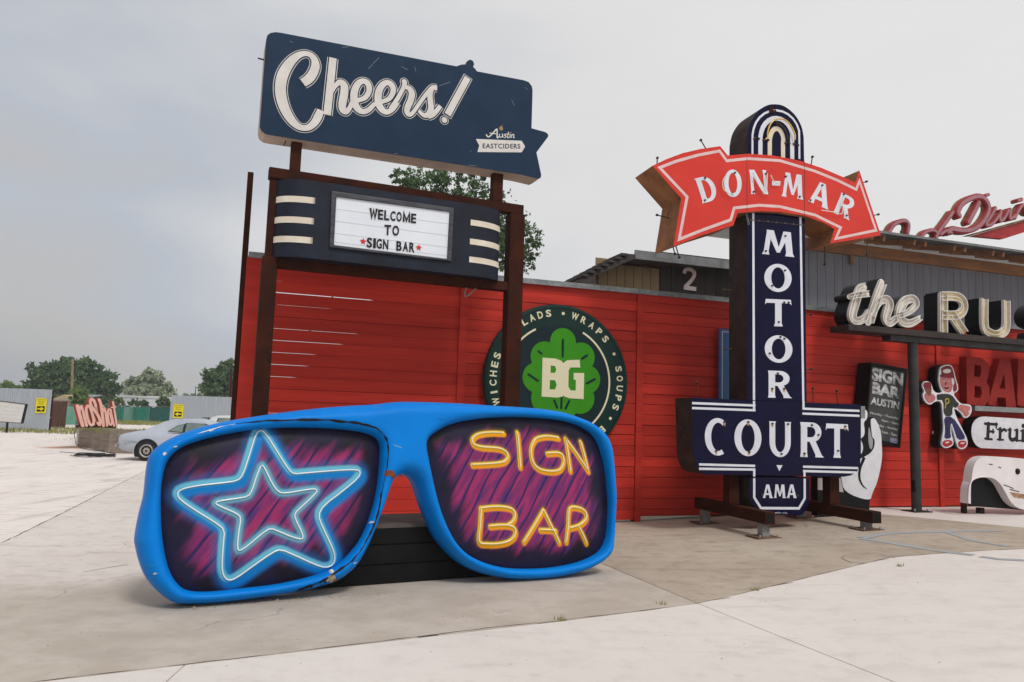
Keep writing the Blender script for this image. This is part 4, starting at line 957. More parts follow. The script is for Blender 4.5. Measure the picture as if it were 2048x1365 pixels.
court = P4([(152, 624), (975, 657), (975, 900), (970, 955), (955, 985), (925, 1003), (890, 1009), (260, 998), (215, 996), (185, 980), (167, 940), (160, 890)])
cb_ = MB().prism(court, DEP + .02, .014).build('court_cabinet', RUSTD, ms)
cf = MB().prism(court, .0141, .02).build('court_face', ENAV, cb_)
ama = P4([(437, 1012), (435, 1120), (493, 1193), (692, 1197), (727, 1142), (727, 1014)])
ab = MB().prism(ama, DEP + .02, -.003).build('base_cabinet', RUSTD, ms)
MB().prism(ama, -.0029, .003).build('base_face', ENAV, ab)
arrow_px = [(235, 545), (330, 500), (450, 455), (580, 425), (720, 405), (775, 472), (920, 460), (1100, 472), (1300, 512), (1450, 562), (1610, 630), (1690, 668), (1720, 580), (1875, 1045), (1510, 1105), (1540, 1000), (1480, 962), (1330, 905), (1150, 878), (1000, 872), (845, 886), (815, 975), (600, 1042), (385, 1125), (440, 780)]
AN = .10
ar = P3(arrow_px, AN)
arb = MB().prism(ar, DEP + .0, AN - .006).build('arrow_cabinet', RUSTO, ms)
MB().prism(ar, AN - .0059, AN).build('arrow_face', ERED, arb)
iw = P3([(285, 560), (400, 515), (560, 470), (715, 440), (767, 511), (920, 495), (1150, 510), (1400, 585), (1560, 650), (1697, 717), (1720, 655), (1840, 1010), (1550, 1070), (1585, 990), (1400, 900), (1150, 840), (1000, 830), (820, 850), (795, 935), (600, 1005), (425, 1075), (482, 770)], AN)
MB().rib(iw, .044, AN + .0005, .002, closed=True).build('arrow_border', EWP, arb)
for X in (912, 1325):
    a, b = P3([(X, 470 if X < 1000 else 515), (X, 872 if X < 1000 else 905)], AN); MB().rib([a, b], .006, AN, .0032).build('panel_seam', DARKM, arb)
for ch_, bl, br, tl in (('D', (590, 818), (712, 788), (533, 640)), ('O', (752, 775), (878, 765), (742, 580)), ('N', (940, 750), (1065, 752), (925, 575)), ('-', (1090, 688), (1150, 690), (1092, 655)), ('M', (1163, 765), (1308, 790), (1172, 590)), ('A', (1350, 800), (1492, 862), (1385, 640)), ('R', (1530, 882), (1645, 938), (1590, 738))):
    put_glyph(ch_, aff(*P3([bl, br, tl], AN)), AN + .0005, .004, EW, arb)
for ch_, x0, x1, y1, y0 in (('O', 508, 641, -30, 105), ('T', 515, 637, 142, 274), ('O', 510, 645, 318, 450), ('R', 526, 640, 491, 623), ('C', 218, 335, 722, 902), ('O', 362, 494, 728, 905), ('U', 530, 640, 738, 910), ('R', 683, 795, 742, 912), ('T', 810, 915, 749, 915)):
    n = 0 if y1 < 700 else .02
    dy = .03 * (x1 - x0)
    put_glyph(ch_, aff(*P4([(x0, y0), (x1, y0 + dy), (x0, y1)], n)), n + .0005, .004, EW, shf if n == 0 else cf)
put_glyph('M', aff(*P3([(1024, 1180), (1240, 1202), (1030, 1003)])), .0005, .004, EW, shf)
for ch_, x0, x1 in (('A', 500, 548), ('M', 556, 610), ('A', 617, 665)): put_glyph(ch_, aff(*P4([(x0, 1112), (x1, 1113), (x0, 1046)], .003)), .0035, .003, EW, ab)
MB().prism(P4([(567, 952), (597, 953), (581, 981)], .02)[::-1], .0205, .024).build('arrow_mark', EW, cf)
put_text(MB(), 'ADV. CO.', aff(*P4([(560, 1188), (622, 1189), (560, 1181)], .003)), .0045).build('maker_lettering', EW, ab)
def line(pts, w, n, m, par): return MB().rib(pts, w, n + .0005, .002).build('border_line', m, par)
lw = .038
line([P3([(957, 878)])[0], P4([(458, 668)])[0]], lw, 0, EW, shf); line([P3([(1296, 905)])[0], P4([(699, 690)])[0]], lw, 0, EW, shf)
for y0, y1 in ((650, 662), (674, 685)):
    line(P4([(156, y0), (465 if y0 < 660 else 465, y1 - 0)], .02), lw * .9, .02, EW, cf)
    line(P4([(694, y0 + 27), (972, y0 + 38)], .02), lw * .9, .02, EW, cf)
for y0, y1 in ((949, 956), (970, 974)):
    line(P4([(190, y0), (463, y1)], .02), lw * .9, .02, EW, cf); line(P4([(697, y0 + 11), (965 if y0 < 960 else 957, y0 + 18)], .02), lw * .9, .02, EW, cf)
for x in (458, 699):
    line(P4([(x, 640), (x, 682)], .02), lw, .0205, EW, cf)
MB().rib(P4([(459, 968), (459, 1008)], .02), lw, .0207, .002).build('border_line', EW, cf); MB().rib(P4([(704, 985), (704, 1008)], .02), lw, .0207, .002).build('border_line', EW, cf)
MB().rib(P4([(459, 1016), (459, 1110), (492, 1162), (677, 1163), (705, 1115), (705, 1018)], .003), lw, .0035, .002).build('border_line', EW, ab)
# rainbow arches on the cap
zb8 = Z(1480, 195, .09888)
P8 = lambda pts, n=0: PMs.pxs(zb8(pts), n)
for L_, R2, top, w in ((250, 1200, 265, .034), (410, 1055, 425, .075), (600, 870, 635, .075)):
    bot = 1240; cx = (L_ + R2) / 2 + 10
    pts = [(L_, bot), (L_ + 2, 760 + (top - 265) * .25)] + [(cx - (R2 - L_) / 2 * math.cos(math.radians(a)), (760 + (top - 265) * .25 + 60 * (a / 180)) - (760 - top + (top - 265) * .25 + 30) * math.sin(math.radians(a))) for a in range(15, 180, 15)] + [(R2 - 2, 860 + (top - 265) * .2), (R2, bot + 10)]
    MB().rib(P8(pts), w, .0005, .002).build('arch_line', EW if L_ < 500 else mat('cream_enamel', c8(226, 208, 176), c8(214, 204, 192), scale=5, rough=.3), shf)
YT = mat('yellow_neon_glass', c8(220, 176, 84), rough=.15, spec=.6)
tb = P8([(480, 870), (520, 830), (525, 720), (570, 580), (650, 490), (740, 462), (850, 475), (960, 560), (1040, 700), (1075, 800), (1065, 890)])
MB().tube([(p[0], -.05, p[1]) for p in cat(tb, 5)], .012, 8).build('neon_tube', YT, shf)
tb = P8([(690, 520), (780, 560), (870, 650), (920, 760), (940, 880)]); MB().tube([(p[0], -.04, p[1]) for p in cat(tb, 4)], .009, 8).build('neon_tube', DARKM, shf)
for x, y in ((285, 840), (372, 845), (470, 870), (562, 870), (915, 930), (990, 945), (1085, 950), (1165, 975), (700, 280), (745, 560)):
    a = P8([(x, y)])[0]; MB().lathe([(0, -.025), (.016, -.025), (.02, -.012), (.02, -.001)], (a[0], 0, a[1]), 'y', 10).build('electrode', DARKM, shf)
a = P8([(628, 250)])[0]; MB().prism([(a[0] - .035, a[1] - .06), (a[0] + .035, a[1] - .06), (a[0] + .03, a[1] + .02), (a[0], a[1] + .05), (a[0] - .04, a[1] + .02)], .003, .02).build('rust_patch', RUST, shf)
# electrodes and holes on the big letters
for zf, n, par, L3 in ((z3, AN, arb, [(608, 795), (608, 636), (805, 745), (822, 598), (958, 735), (1045, 605), (1288, 770), (1188, 625), (1365, 795), (1450, 688), (1625, 905), (1605, 752)]), (z3, 0, shf, [(1045, 1160), (1185, 1052)]),
                       (z4, 0, shf, [(545, 78), (607, 4), (625, 160), (603, 160), (577, 255), (585, 328), (604, 336), (533, 408), (572, 505), (545, 580), (603, 580)]), (z4, .02, cf, [(312, 742), (272, 882), (428, 742), (433, 888), (546, 750), (622, 752), (590, 897), (738, 757), (770, 805), (702, 895), (900, 763), (866, 882)]), (z4, .003, ab, [(495, 1098), (668, 1100)])):
    for x, y in L3:
        a = PMs.px(*zf([(x, y)])[0], n); r = .016
        MB().lathe([(0, -.035), (r * .5, -.035), (r * .6, -.012), (r, -.012), (r, -.001)], (a[0], -n - .004, a[1]), 'y', 10).build('electrode', DARKM, par)
STN = mat('rust_stain', c8(178, 130, 84), c8(206, 186, 160), scale=40, rough=.7)
for x, y in ((428, 748), (433, 892), (312, 748), (272, 888), (546, 756), (702, 900), (603, 586), (545, 586), (900, 770)):
    n_ = .02 if y > 700 else 0; a = PMs.px(*z4([(x, y)])[0], n_); par = cf if n_ else shf
    MB().prism([(a[0] - .02, a[1] + .01), (a[0] - .012, a[1] - .035), (a[0] + .004, a[1] - .02), (a[0] + .01, a[1] - .05), (a[0] + .024, a[1] + .005), (a[0], a[1] + .022)], n_ + .003, n_ + .0075).build('rust_stain', STN, par)
# loose neon tubing left on two letters
for pts in ([(775, 600), (742, 650), (745, 710), (790, 745), (840, 738)], [(955, 590), (1000, 690), (1050, 745), (1060, 600)], [(1085, 612), (1110, 660), (1150, 675)], [(1450, 865), (1550, 880), (1600, 885), (1600, 770)]):
    P = P3(pts, AN + .05); MB().tube([(p[0], -AN - .045, p[1]) for p in cat(P, 4)], .007, 6).build('neon_tube', NEONOFF, arb)
# wire stubs sticking out of the cabinets
for zf, p0, p1 in ((z3, (612, 415), (580, 362)), (z3, (266, 530), (268, 490)), (z3, (1375, 530), (1382, 482)), (z3, (378, 930), (265, 900)), (z3, (1755, 665), (1770, 660)), (z3, (1835, 900), (1855, 896)), (z3, (405, 1135), (425, 1205)), (z3, (385, 1145), (395, 1180)), (z3, (1470, 1110), (1470, 1255)), (z3, (1780, 1070), (1772, 1185)), (z4, (185, 628), (180, 550)), (z4, (748, 650), (745, 578)), (z4, (866, 655), (862, 590)), (z4, (332, 98), (308, 98)), (z4, (335, 386), (315, 386)), (z4, (715, 216), (735, 220)), (z4, (715, 484), (738, 484))):
    a, b = PMs.px(*zf([p0])[0], -.2), PMs.px(*zf([p1])[0], -.2); d = Vector(a) - Vector(b); a = Vector(a) + d * .6
    o = MB().tube([(a[0], .2, a[1]), (b[0], .2, b[1])], .009, 6); o.lathe([(0, -.03), (.018, -.02), (.02, .0), (.014, .02), (0, .02)], (b[0], .2, b[1]), 'y', 8); o.build('wire_stub', DARKM, ms)
ch_ = P3([(905, 900), (918, 915), (918, 960)], .01)
for k in range(4):
    c = Vector(ch_[0]).lerp(Vector(ch_[2]), k / 3); MB().tube([(c.x + .014 * math.cos(t), -.03, c.y + .026 * math.sin(t)) for t in [i * .785 for i in range(8)]], .005, 6, True).build('chain_link', GALV, ms)
a, b = P3([(905, 932), (1335, 975)], .002); MB().rib([a, b], .012, .001, .006).build('seam_strip', DARKM, shf)
for k in range(7):
    c = Vector(a).lerp(Vector(b), (k + .5) / 7); MB().lathe([(0, -.018), (.008, -.016), (.01, -.006)], (c.x, 0, c.y), 'y', 8).build('bolt', GALV, shf)
for i in range(len(ar)):                                    # rivets round the arrow edge
    a, b = Vector(ar[i]), Vector(ar[(i + 1) % len(ar)]); k = max(1, int((b - a).length / .22)); inn = Vector((sum(p[0] for p in ar) / len(ar), sum(p[1] for p in ar) / len(ar)))
    for q_ in range(k):
        c = a.lerp(b, (q_ + .5) / k); d = (b - a).normalized(); nn = Vector((-d.y, d.x)); nn = nn if ((c + nn * .01) - c).length else nn
        c2 = c + (Vector((d.y, -d.x)) if True else nn) * .022
        MB().lathe([(0, -.006), (.006, -.004), (.007, 0)], (c2.x, -AN, c2.y), 'y', 6).build('rivet', DARKM, arb)
brk = P4([(972, 665), (1000, 665), (1000, 725), (972, 725)], .0); MB().prism(brk, -.1, .0).build('side_bracket', GALV, ms)
# rusty base: two cross beams on feet, two uprights
PLATE = mat('rusty_base_plate', c8(96, 62, 46), c8(128, 104, 88), scale=9, rough=.85, bump=.3)
GREYST = mat('grey_steel_foot', c8(138, 140, 140), c8(110, 104, 98), scale=6, rough=.6)
def beam(xs_, n0, n1, feet, zb):
    h = .17; w = .16
    MB().box(xs_ - w / 2, xs_ + w / 2, -n1, -n0, zb, zb + h).build('cross_beam', RUST, ms, bevel=.012)
    MB().box(xs_ - w / 2 + .025, xs_ + w / 2 - .025, -n1 - .002, -n1 + .01, zb + .025, zb + h - .025).build('beam_end_hollow', BLACK, ms)
    for n in feet:
        p = PMs.M @ Vector((xs_, -n, 0)); g = gz(p.x) - gz(4.03)
        MB().box(xs_ - .06, xs_ + .06, -n - .06, -n + .06, g + .012, zb - .001).build('foot', GREYST, ms, bevel=.006)
        MB().box(xs_ - .19, xs_ + .19, -n - .16, -n + .16, g + .001, g + .016).build('base_plate', PLATE, ms)
        for i in (-1, 1):
            for j in (-1, 1): MB().lathe([(0, .03), (.014, .03), (.014, .0)], (xs_ + i * .14, -n + j * .12, g + .016), 'z', 6).build('anchor_bolt', GALV, ms)
xl = PMs.px(1527, 1050, .56)[0]; xr = PMs.px(1738, 1030, .56)[0]
beam(xl, -1.2, .72, (.56, -1.0), .175); beam(xr, -1.2, .72, (.5, -1.0), .175 if False else .175)
for x in (xl, xr):
    zt_ = P4([(560, 700)])[0][1]; MB().box(x - .09, x + .09, .16, .34, .347, zt_).build('upright', RUST, ms, bevel=.012)
# ------------------------------------------------------------------ round green sign
PR = Pl(PF.M @ Vector((0, -.05, 0)), 18.5)
cc = PR.px(1116.5, 762, .1); rad = (PR.px(1260, 764, .1)[0] - PR.px(974, 757, .1)[0]) / 2
zG = Z(940, 520, .39560)
DG = mat('dark_green_sign_paint', c8(14, 48, 44), c8(12, 42, 39), scale=2, rough=.45)
DN = mat('dark_teal_sign_paint', c8(12, 38, 44), c8(10, 34, 40), scale=2, rough=.45)
LG = mat('leaf_green_paint', c8(56, 142, 14), c8(50, 132, 12), scale=2, rough=.45)
CRS = mat('pale_cream_paint', c8(222, 216, 182), rough=.45)
Mr = PR.M @ Matrix.Translation((cc[0], 0, cc[1]))
rsn = thing('round_sign', Mr, 'round dark green sign with light green leaf and cream letters on red fence', 'sign')
rim = MB().lathe([(0, .0), (rad, .0), (rad, -.09), (rad - .015, -.105), (rad - .055, -.11), (rad - .06, -.1), (0, -.1)], (0, 0, 0), 'y', 72).build('disc', DG, rsn, recalc=True, smooth=False)
MB().lathe([(0, -.1025), (rad * .735, -.1025), (rad * .735, -.1), (0, -.1)], n=72).build('inner_disc', DN, rsn, recalc=True, smooth=False)
rr = rad * .73
MB().rib(ell(0, 0, rr, rr, 60, -243, 63), .030, .1028, .002).build('ring_line', CRS, rsn)
LC = lambda x, y: (PR.px(*zG([(x, y)])[0], .1)[0] - cc[0], PR.px(*zG([(x, y)])[0], .1)[1] - cc[1])
leaf = MB(); sc_ = rad / 364
for i, (x, y, r) in enumerate(((470, 415, 66), (562, 492, 70), (592, 605, 68), (556, 700, 74), (470, 745, 70), (385, 700, 76), (336, 595, 70), (378, 490, 72), (466, 590, 120))):
    c = LC(x, y); leaf.prism(ell(c[0], c[1], r * sc_, r * sc_, 32), .103, .106 + i * .0005)
leaf.build('leaf', LG, rsn)
for p in ([(469, 405), (467, 490)], [(345, 463), (360, 474)], [(590, 484), (566, 500)], [(295, 580), (342, 612)], [(630, 604), (590, 625)], [(425, 712), (440, 748)], [(462, 700), (460, 750)], [(500, 715), (482, 752)]):
    MB().rib([LC(*q_) for q_ in p], 11 * sc_, .106, .006, caps=True).build('leaf_vein', DN, rsn)
bgm = MB()
bgm.prism([[LC(*p) for p in ((365, 495), (430, 500), (462, 512), (470, 525), (470, 690), (440, 697), (360, 692))][::-1], [LC(*p) for p in ((406, 535), (428, 538), (434, 555), (428, 572), (405, 572))], [LC(*p) for p in ((402, 608), (428, 610), (436, 632), (428, 656), (400, 655))]], .1125, .117)
bgm.prism([LC(*p) for p in ((468, 524), (490, 508), (552, 506), (555, 545), (505, 545), (497, 560), (495, 640), (505, 660), (532, 662), (533, 608), (522, 606), (522, 572), (575, 573), (572, 705), (500, 700), (476, 692), (468, 680))], .1126, .1172)
bgm.build('letter', CRS, rsn, recalc=True)
tr = rad * .885
def arc_text(txt, a0, step):
    for i, ch_ in enumerate(txt):
        if ch_ == ' ': continue
        a = math.radians(a0 - step * i); cx, cz = tr * math.cos(a), tr * math.sin(a); t = (math.sin(a), -math.cos(a)); u = (math.cos(a), math.sin(a)); mb = MB()
        if ch_ == '.': mb.prism(ell(cx, cz, .026, .026, 16), .1005, .1025)
        else:
            h = .115; w = h * (.28 if ch_ == 'I' else 1.05 if ch_ == 'W' else .78)
            fn = lambda x, y: (cx + t[0] * (x - .5) * w + u[0] * (y - .5) * h, cz + t[1] * (x - .5) * w + u[1] * (y - .5) * h)
            put_text(mb, ch_, fn, .1025, off=.03)
        mb.build('letter', CRS, rsn)
arc_text('SALADS', 139, 7.7); arc_text('.', 87, 1); arc_text('WRAPS', 76, 8.6); arc_text('.', 26.5, 1); arc_text('SOUPS', 13, 8.4); arc_text('.', -31.5, 1); arc_text('ENTREES', -44, 8.2)
arc_text('SANDWICHES', 230, 7.6)
# narrow blue sign behind the motor court sign
PBL = Pl(PF.M @ Vector((0, -.04, 0)), 18.5)
BLS = mat('mid_blue_sign', c8(66, 108, 158), c8(56, 98, 148), scale=3, rough=.5)
a = PBL.px(1437, 658); b = PBL.px(1437, 850)
o = thing('blue_sign', PBL.M @ Matrix.Translation((a[0], 0, b[1])), 'narrow blue panel with pale border peeking out behind the motor court sign', 'sign')
MB().box(0, .75, -.04, 0, 0, a[1] - b[1]).build('panel', BLS, o)
MB().rib([(.05, .05), (.7, .05), (.7, a[1] - b[1] - .05), (.05, a[1] - b[1] - .05)], .012, .0405, .002, closed=True).build('border_line', WHITE, o)
# ------------------------------------------------------------------ "the RU..." channel letter sign on a pole
PT = Pl(PF.M @ Vector((0, -.62, 0)), 18.5)
pb_ = gpx(1838, 1017)
zq = Z(1640, 540, .38095)
Q5 = lambda pts, n=0: PT.pxs(zq(pts), n)
tsn = thing('channel_letter_sign', PT.M, 'white channel letters on a dark steel beam held by a grey pole', 'sign')
DBR = mat('dark_brown_steel', c8(58, 48, 46), c8(46, 40, 40), scale=4, rough=.6)
GPOLE = mat('grey_painted_pole', c8(62, 62, 62), c8(50, 50, 50), scale=4, rough=.55, c3=c8(84, 66, 54))
CHW = mat('aged_channel_white', c8(226, 220, 210), c8(190, 180, 166), scale=7, rough=.5, lo=.4, hi=.75)
CHY = mat('warm_channel_interior', c8(222, 208, 172), c8(190, 164, 112), scale=7, rough=.5)
px_ = PT.px(1829, 850)[0]; s1 = Q5([(1071, 390)])[0]
gp_ = gz((PT.M @ Vector((px_, 0, 0))).x)
MB().tube([(px_, 0, gp_), (px_, 0, Q5([(490, 365)])[0][1])], .085, 18).build('pole', GPOLE, tsn)
MB().box(px_ - .2, px_ + .2, -.16, .16, gp_ + .001, gp_ + .018).build('base_plate', RUSTD, tsn)
for i in (-1, 1): MB().lathe([(0, .04), (.02, .04), (.02, 0)], (px_ + i * .15, -.1, gp_ + .018), 'z', 6).build('anchor_bolt', GALV, tsn)
MB().box(px_ - .1, px_ - .08, -.06, .02, gp_ + .35, gp_ + .55).build('junction_box', BLACK, tsn)
e0 = Q5([(150, 284)], .2)[0]; e1 = Q5([(1071, 388)], .2)[0]; xe = e1[0] + 4
MB().box(e0[0], xe, -.2, .25, e0[1] - .11, e0[1]).build('shelf_beam', DBR, tsn, bevel=.006)
m0 = Q5([(370, 330)], .1)[0]
MB().box(m0[0], xe, -.1, .1, e0[1] - .21, e0[1] - .111).build('carrier_beam', GPOLE, tsn, bevel=.006)
LD0, LD1 = -.2, .16
def channel(strokes, m, name, wall, caps=False):
    mb = MB(); fc = MB(); ed = MB()
    for i, (pts, w, n_) in enumerate(strokes):
        P = Q5(pts, LD1); P = cat(P, n_) if n_ else P
        wz = abs(PT.px(1860, 600, LD1)[0] - PT.px(1861, 600, LD1)[0]) * .381
        ws = [q_ * wz for q_ in w] if isinstance(w, list) else w * wz
        if isinstance(ws, list) and n_: ws = list(np.interp(np.linspace(0, len(w) - 1, len(P)), range(len(w)), ws))
        grow = lambda k: [q_ + k for q_ in ws] if isinstance(ws, list) else ws + k
        mb.rib(P, grow(.02), LD0 + i * .002, LD1 - LD0 - .06, caps=caps); fc.rib(P, grow(-.012), LD1 - .061 + i * .001, .004, caps=caps)
        # raised return walls
        Pv = [Vector(p) for p in P]; W = ws if isinstance(ws, list) else [ws] * len(P)
        for s in (1, -1):
            e = []
            for j, p in enumerate(Pv):
                d = (Pv[min(j + 1, len(Pv) - 1)] - Pv[max(j - 1, 0)]).normalized(); e.append(tuple(p + Vector((-d.y, d.x)) * s * W[j] / 2))
            ed.rib(e, .014, LD1 - .065, .065 + .001 * i)
    o = mb.build(name, BLACK, tsn); fc.build('letter_interior', m, o); ed.build('letter_rim', WHITED, o)
    for (pts, w, n_) in strokes:
        P = Q5(pts, LD1); P = cat(P, n_) if n_ else P
        MB().tube([(p[0], -LD1 + .035, p[1]) for p in P], .009, 6).build('neon_tube', NEONOFF, o)
channel([([(165, 140), (215, 130), (262, 125)], 22, 3), ([(245, 90), (215, 100), (190, 170), (172, 240), (195, 270), (235, 255), (262, 215)], [30, 30, 34, 34, 30, 24, 18], 4)], CHW, 'letter', 1, True)
channel([([(335, 65), (300, 160), (265, 272)], 34, 3), ([(278, 240), (310, 175), (345, 155), (368, 180), (350, 250), (370, 280), (410, 250)], [18, 24, 32, 36, 34, 28, 20], 4)], CHW, 'letter', 1, True)
channel([([(415, 240), (470, 220), (508, 180), (490, 152), (450, 165), (422, 220), (435, 270), (480, 280), (535, 250)], [20, 22, 28, 30, 32, 36, 36, 28, 18], 4)], CHW, 'letter', 1, True)
channel([([(652, 125), (652, 328)], 38, 0), ([(640, 138), (720, 140), (755, 165), (758, 205), (730, 235), (650, 238)], 34, 4), ([(700, 240), (765, 338)], 38, 0)], CHY, 'letter', 1)
channel([([(868, 150), (868, 285), (885, 325), (930, 342), (970, 325), (984, 285), (984, 160)], 34, 3)], CHY, 'letter', 1)
channel([([(1225, 215), (1175, 195), (1135, 225), (1140, 265), (1215, 300), (1225, 345), (1175, 375), (1125, 350)], 40, 4)], CHW, 'letter', 1)
# ------------------------------------------------------------------ things on and before the fence, right of the motor court sign
PW = Pl(PF.M @ Vector((0, -.04, 0)), 18.5)
def onfence(name, uv, label, cat_, n=0):
    a = PW.px(*uv, n); return thing(name, PW.M @ Matrix.Translation((a[0], 0, a[1])), label, cat_), a
W5 = lambda pts, n, a: [(x - a[0], z - a[1]) for x, z in PW.pxs(zq(pts), n)]
# opening-hours board
ob, a = onfence('hours_board', (1745, 880), 'black hours board with silver lettering hung tilted on red fence', 'sign', .0)
n = .3; fq = W5([(265, 486), (456, 521), (417, 936), (228, 893)], n, a)
MB().prism(fq, 0, n - .004).build('box', BLACK, ob)
inn = [tuple(Vector(p).lerp(Vector((sum(q_[0] for q_ in fq) / 4, sum(q_[1] for q_ in fq) / 4)), .06) for p in [])] and []
cen = Vector((sum(p[0] for p in fq) / 4, sum(p[1] for p in fq) / 4)); inn = [tuple(Vector(p) + (cen - Vector(p)) * .09) for p in fq]
MB().prism([fq, inn[::-1]], n - .0039, n + .02).build('frame', BLACK, ob)
CHALK = mat('charcoal_board', c8(74, 74, 74), c8(62, 62, 62), scale=3, rough=.6)
MB().prism(inn, n - .0038, n + .002).build('panel', CHALK, ob)
SILV = mat('silver_grey_lettering', c8(206, 206, 206), c8(120, 120, 122), scale=9, rough=.5, stretch=(.5, 1, 1.6)); SILK = mat('pale_grey_lettering', c8(170, 170, 168), rough=.5)
def wtext(t, bl, br, tl, m, **k):
    if k.pop('shadow', False): put_text(MB(), t, aff(*W5([(p[0] - 3, p[1] + 3) for p in (bl, br, tl)], n, a)), n + .003, **k).build('lettering_shadow', BLACK, ob)
    put_text(MB(), t, aff(*W5([bl, br, tl], n, a)), n + .0045, **k).build('lettering', m, ob)
wtext('SIGN', (270, 580), (433, 612), (274, 512), SILV, off=.05, shadow=True); wtext('BAR', (272, 650), (418, 680), (276, 588), SILV, off=.05, shadow=True); wtext('AUSTIN', (263, 706), (412, 733), (268, 666), SILV, off=.04, shadow=True)
for i, (t, x0, x1) in enumerate((('Monday - Thursday', 263, 412), ('4pm - 2am', 322, 410), ('Friday - Sunday', 290, 407), ('11am - 2am', 316, 404))):
    y = 768 + i * 29; wtext(t, (x0, y - 8 + (x0 - 263) * .15), (x1, y + 22 - (412 - x1) * .1), (x0, y - 24 + (x0 - 263) * .15), SILK, off=.03)
MB().prism(W5([(370, 880), (406, 887), (403, 915), (366, 908)], n, a), n + .002, n + .005).build('small_badge', mat('blue_badge', c8(70, 90, 140), c8(160, 150, 160), scale=40, rough=.6), ob)
# hand cutout
PH = Pl(PF.M @ Vector((0, -.75, 0)), 18.5); zh = Z(1650, 700, .24184)
h0 = PH.px(1700, 1020); gh = gz((PH.M @ Vector((h0[0], 0, 0))).x)
hd = thing('hand_cutout', PH.M @ Matrix.Translation((h0[0], 0, gh)), 'white raised hand cutout with black cuff behind the motor court sign', 'cutout')
HP = lambda pts: [(x - h0[0], z - gh) for x, z in PH.pxs(zh(pts), .1)]
zz0 = HP([(372, 1330)])[0][1]
body = HP([(-60, 1060), (-60, 900), (60, 880), (290, 480), (352, 488), (358, 560), (400, 556), (430, 590), (462, 680), (470, 780), (478, 880), (440, 1080), (390, 1190), (372, 1262)]) 
body += [(body[-1][0] - .01, .0), (body[0][0], .0)]
MB().prism(body, -.06, .09).build('backing', BLACK, hd)
MB().prism(chaikin(HP([(135, 1060), (160, 1180), (375, 1255), (390, 1190), (440, 1080), (476, 890), (470, 780), (465, 680), (430, 590), (405, 562), (378, 575), (382, 640), (392, 730), (412, 735), (412, 800), (385, 850), (340, 880), (290, 905), (200, 900), (120, 960)]), 2), .09, .098).build('palm', WHITE, hd)
MB().prism(chaikin(HP([(60, 900), (230, 560), (290, 495), (352, 495), (352, 570), (318, 600), (330, 660), (325, 715), (290, 735), (318, 790), (312, 850), (270, 890)]), 2), .09, .0985).build('curled_finger', WHITE, hd)
MB().prism(chaikin(HP([(365, 620), (385, 720), (400, 745), (395, 810), (378, 830), (362, 780), (358, 700)]), 2), .09, .0975).build('thumb_shade', mat('light_grey_shade_paint', c8(150, 152, 154), rough=.5), hd)
MB().rib(cat(HP([(325, 890), (290, 980), (285, 1060), (310, 1120), (348, 1152)]), 5), [.07, .065, .06, .055, .05] and list(np.interp(np.linspace(0, 1, 21), [0, .5, 1], [.06, .045, .006])), .099, .003).build('crease_line', BLACK, hd)
MB().prism(HP([(-58, 1062), (130, 1062), (155, 1178), (-58, 1158)]), .09, .096).build('wrist_side', mat('pinkish_grey_panel', c8(176, 168, 168), rough=.6), hd)
# figure cutout: plain generic figure in the same colours
fg, a = onfence('figure_cutout', (1905, 905), 'painted cutout figure in cap, dark shirt and blue flared trousers on red fence', 'cutout')
F5 = lambda pts: W5(pts, .2, a)
sil = F5([(628, 515), (650, 500), (688, 497), (705, 530), (712, 570), (727, 615), (722, 640), (698, 648), (725, 690), (745, 705), (770, 705), (795, 712), (798, 745), (780, 775), (755, 780), (745, 755), (720, 735), (702, 725), (715, 770), (745, 830), (775, 890), (776, 920), (758, 942), (730, 942), (716, 915), (700, 850), (688, 810), (690, 860), (702, 900), (698, 925), (660, 940), (636, 922), (640, 890), (650, 840), (645, 760), (640, 690), (605, 690), (578, 712), (548, 690), (538, 655), (550, 640), (535, 610), (545, 585), (575, 585), (588, 605), (592, 630), (612, 648), (645, 645), (632, 620), (622, 580), (625, 545)])
sil = chaikin(sil, 1); MB().prism([(x - .05, z) for x, z in sil], 0, .17).build('backing', BLACK, fg)
MB().prism(sil, .17, .2).build('white_edge_panel', WHITE, fg)
def fp(name, pts, m, t=.004, n0=.2005): MB().prism(chaikin(F5(pts), 1), n0, n0 + t).build(name, m, fg)
SKIN = mat('faded_skin_paint', c8(190, 120, 116), c8(168, 98, 96), scale=12, rough=.6); CAPM = mat('maroon_cap_paint', c8(134, 44, 54), c8(112, 38, 46), scale=10, rough=.6)
SHIRT = mat('dark_shirt_paint', c8(52, 54, 48), c8(44, 46, 42), scale=6, rough=.6); JEAN = mat('indigo_trouser_paint', c8(52, 46, 92), c8(44, 44, 84), scale=6, rough=.6); SHOE = mat('red_shoe_paint', c8(176, 38, 48), rough=.5)
fp('face', [(632, 560), (690, 560), (697, 600), (690, 640), (668, 645), (645, 632), (634, 610), (628, 585)], SKIN)
fp('cap', [(632, 520), (652, 506), (685, 503), (700, 535), (706, 572), (720, 615), (716, 636), (698, 642), (700, 600), (690, 562), (632, 562), (640, 540)], CAPM, .006)
fp('eye', [(643, 585), (650, 580), (656, 586), (650, 592)], WHITE, .006); fp('eye', [(668, 585), (675, 580), (681, 586), (675, 592)], WHITE, .006)
fp('pupil', [(646, 584), (652, 583), (652, 589), (647, 590)], BLACK, .0075); fp('pupil', [(671, 584), (677, 583), (677, 589), (672, 590)], BLACK, .0075)
fp('mouth', [(648, 615), (662, 620), (678, 614), (672, 626), (656, 627)], BLACK, .006); fp('hair', [(688, 566), (702, 572), (704, 600), (694, 608), (690, 590)], WHITED, .0085)
fp('shirt', [(615, 655), (650, 650), (690, 655), (715, 690), (732, 705), (714, 728), (694, 715), (695, 770), (648, 768), (648, 685), (618, 683)], SHIRT)
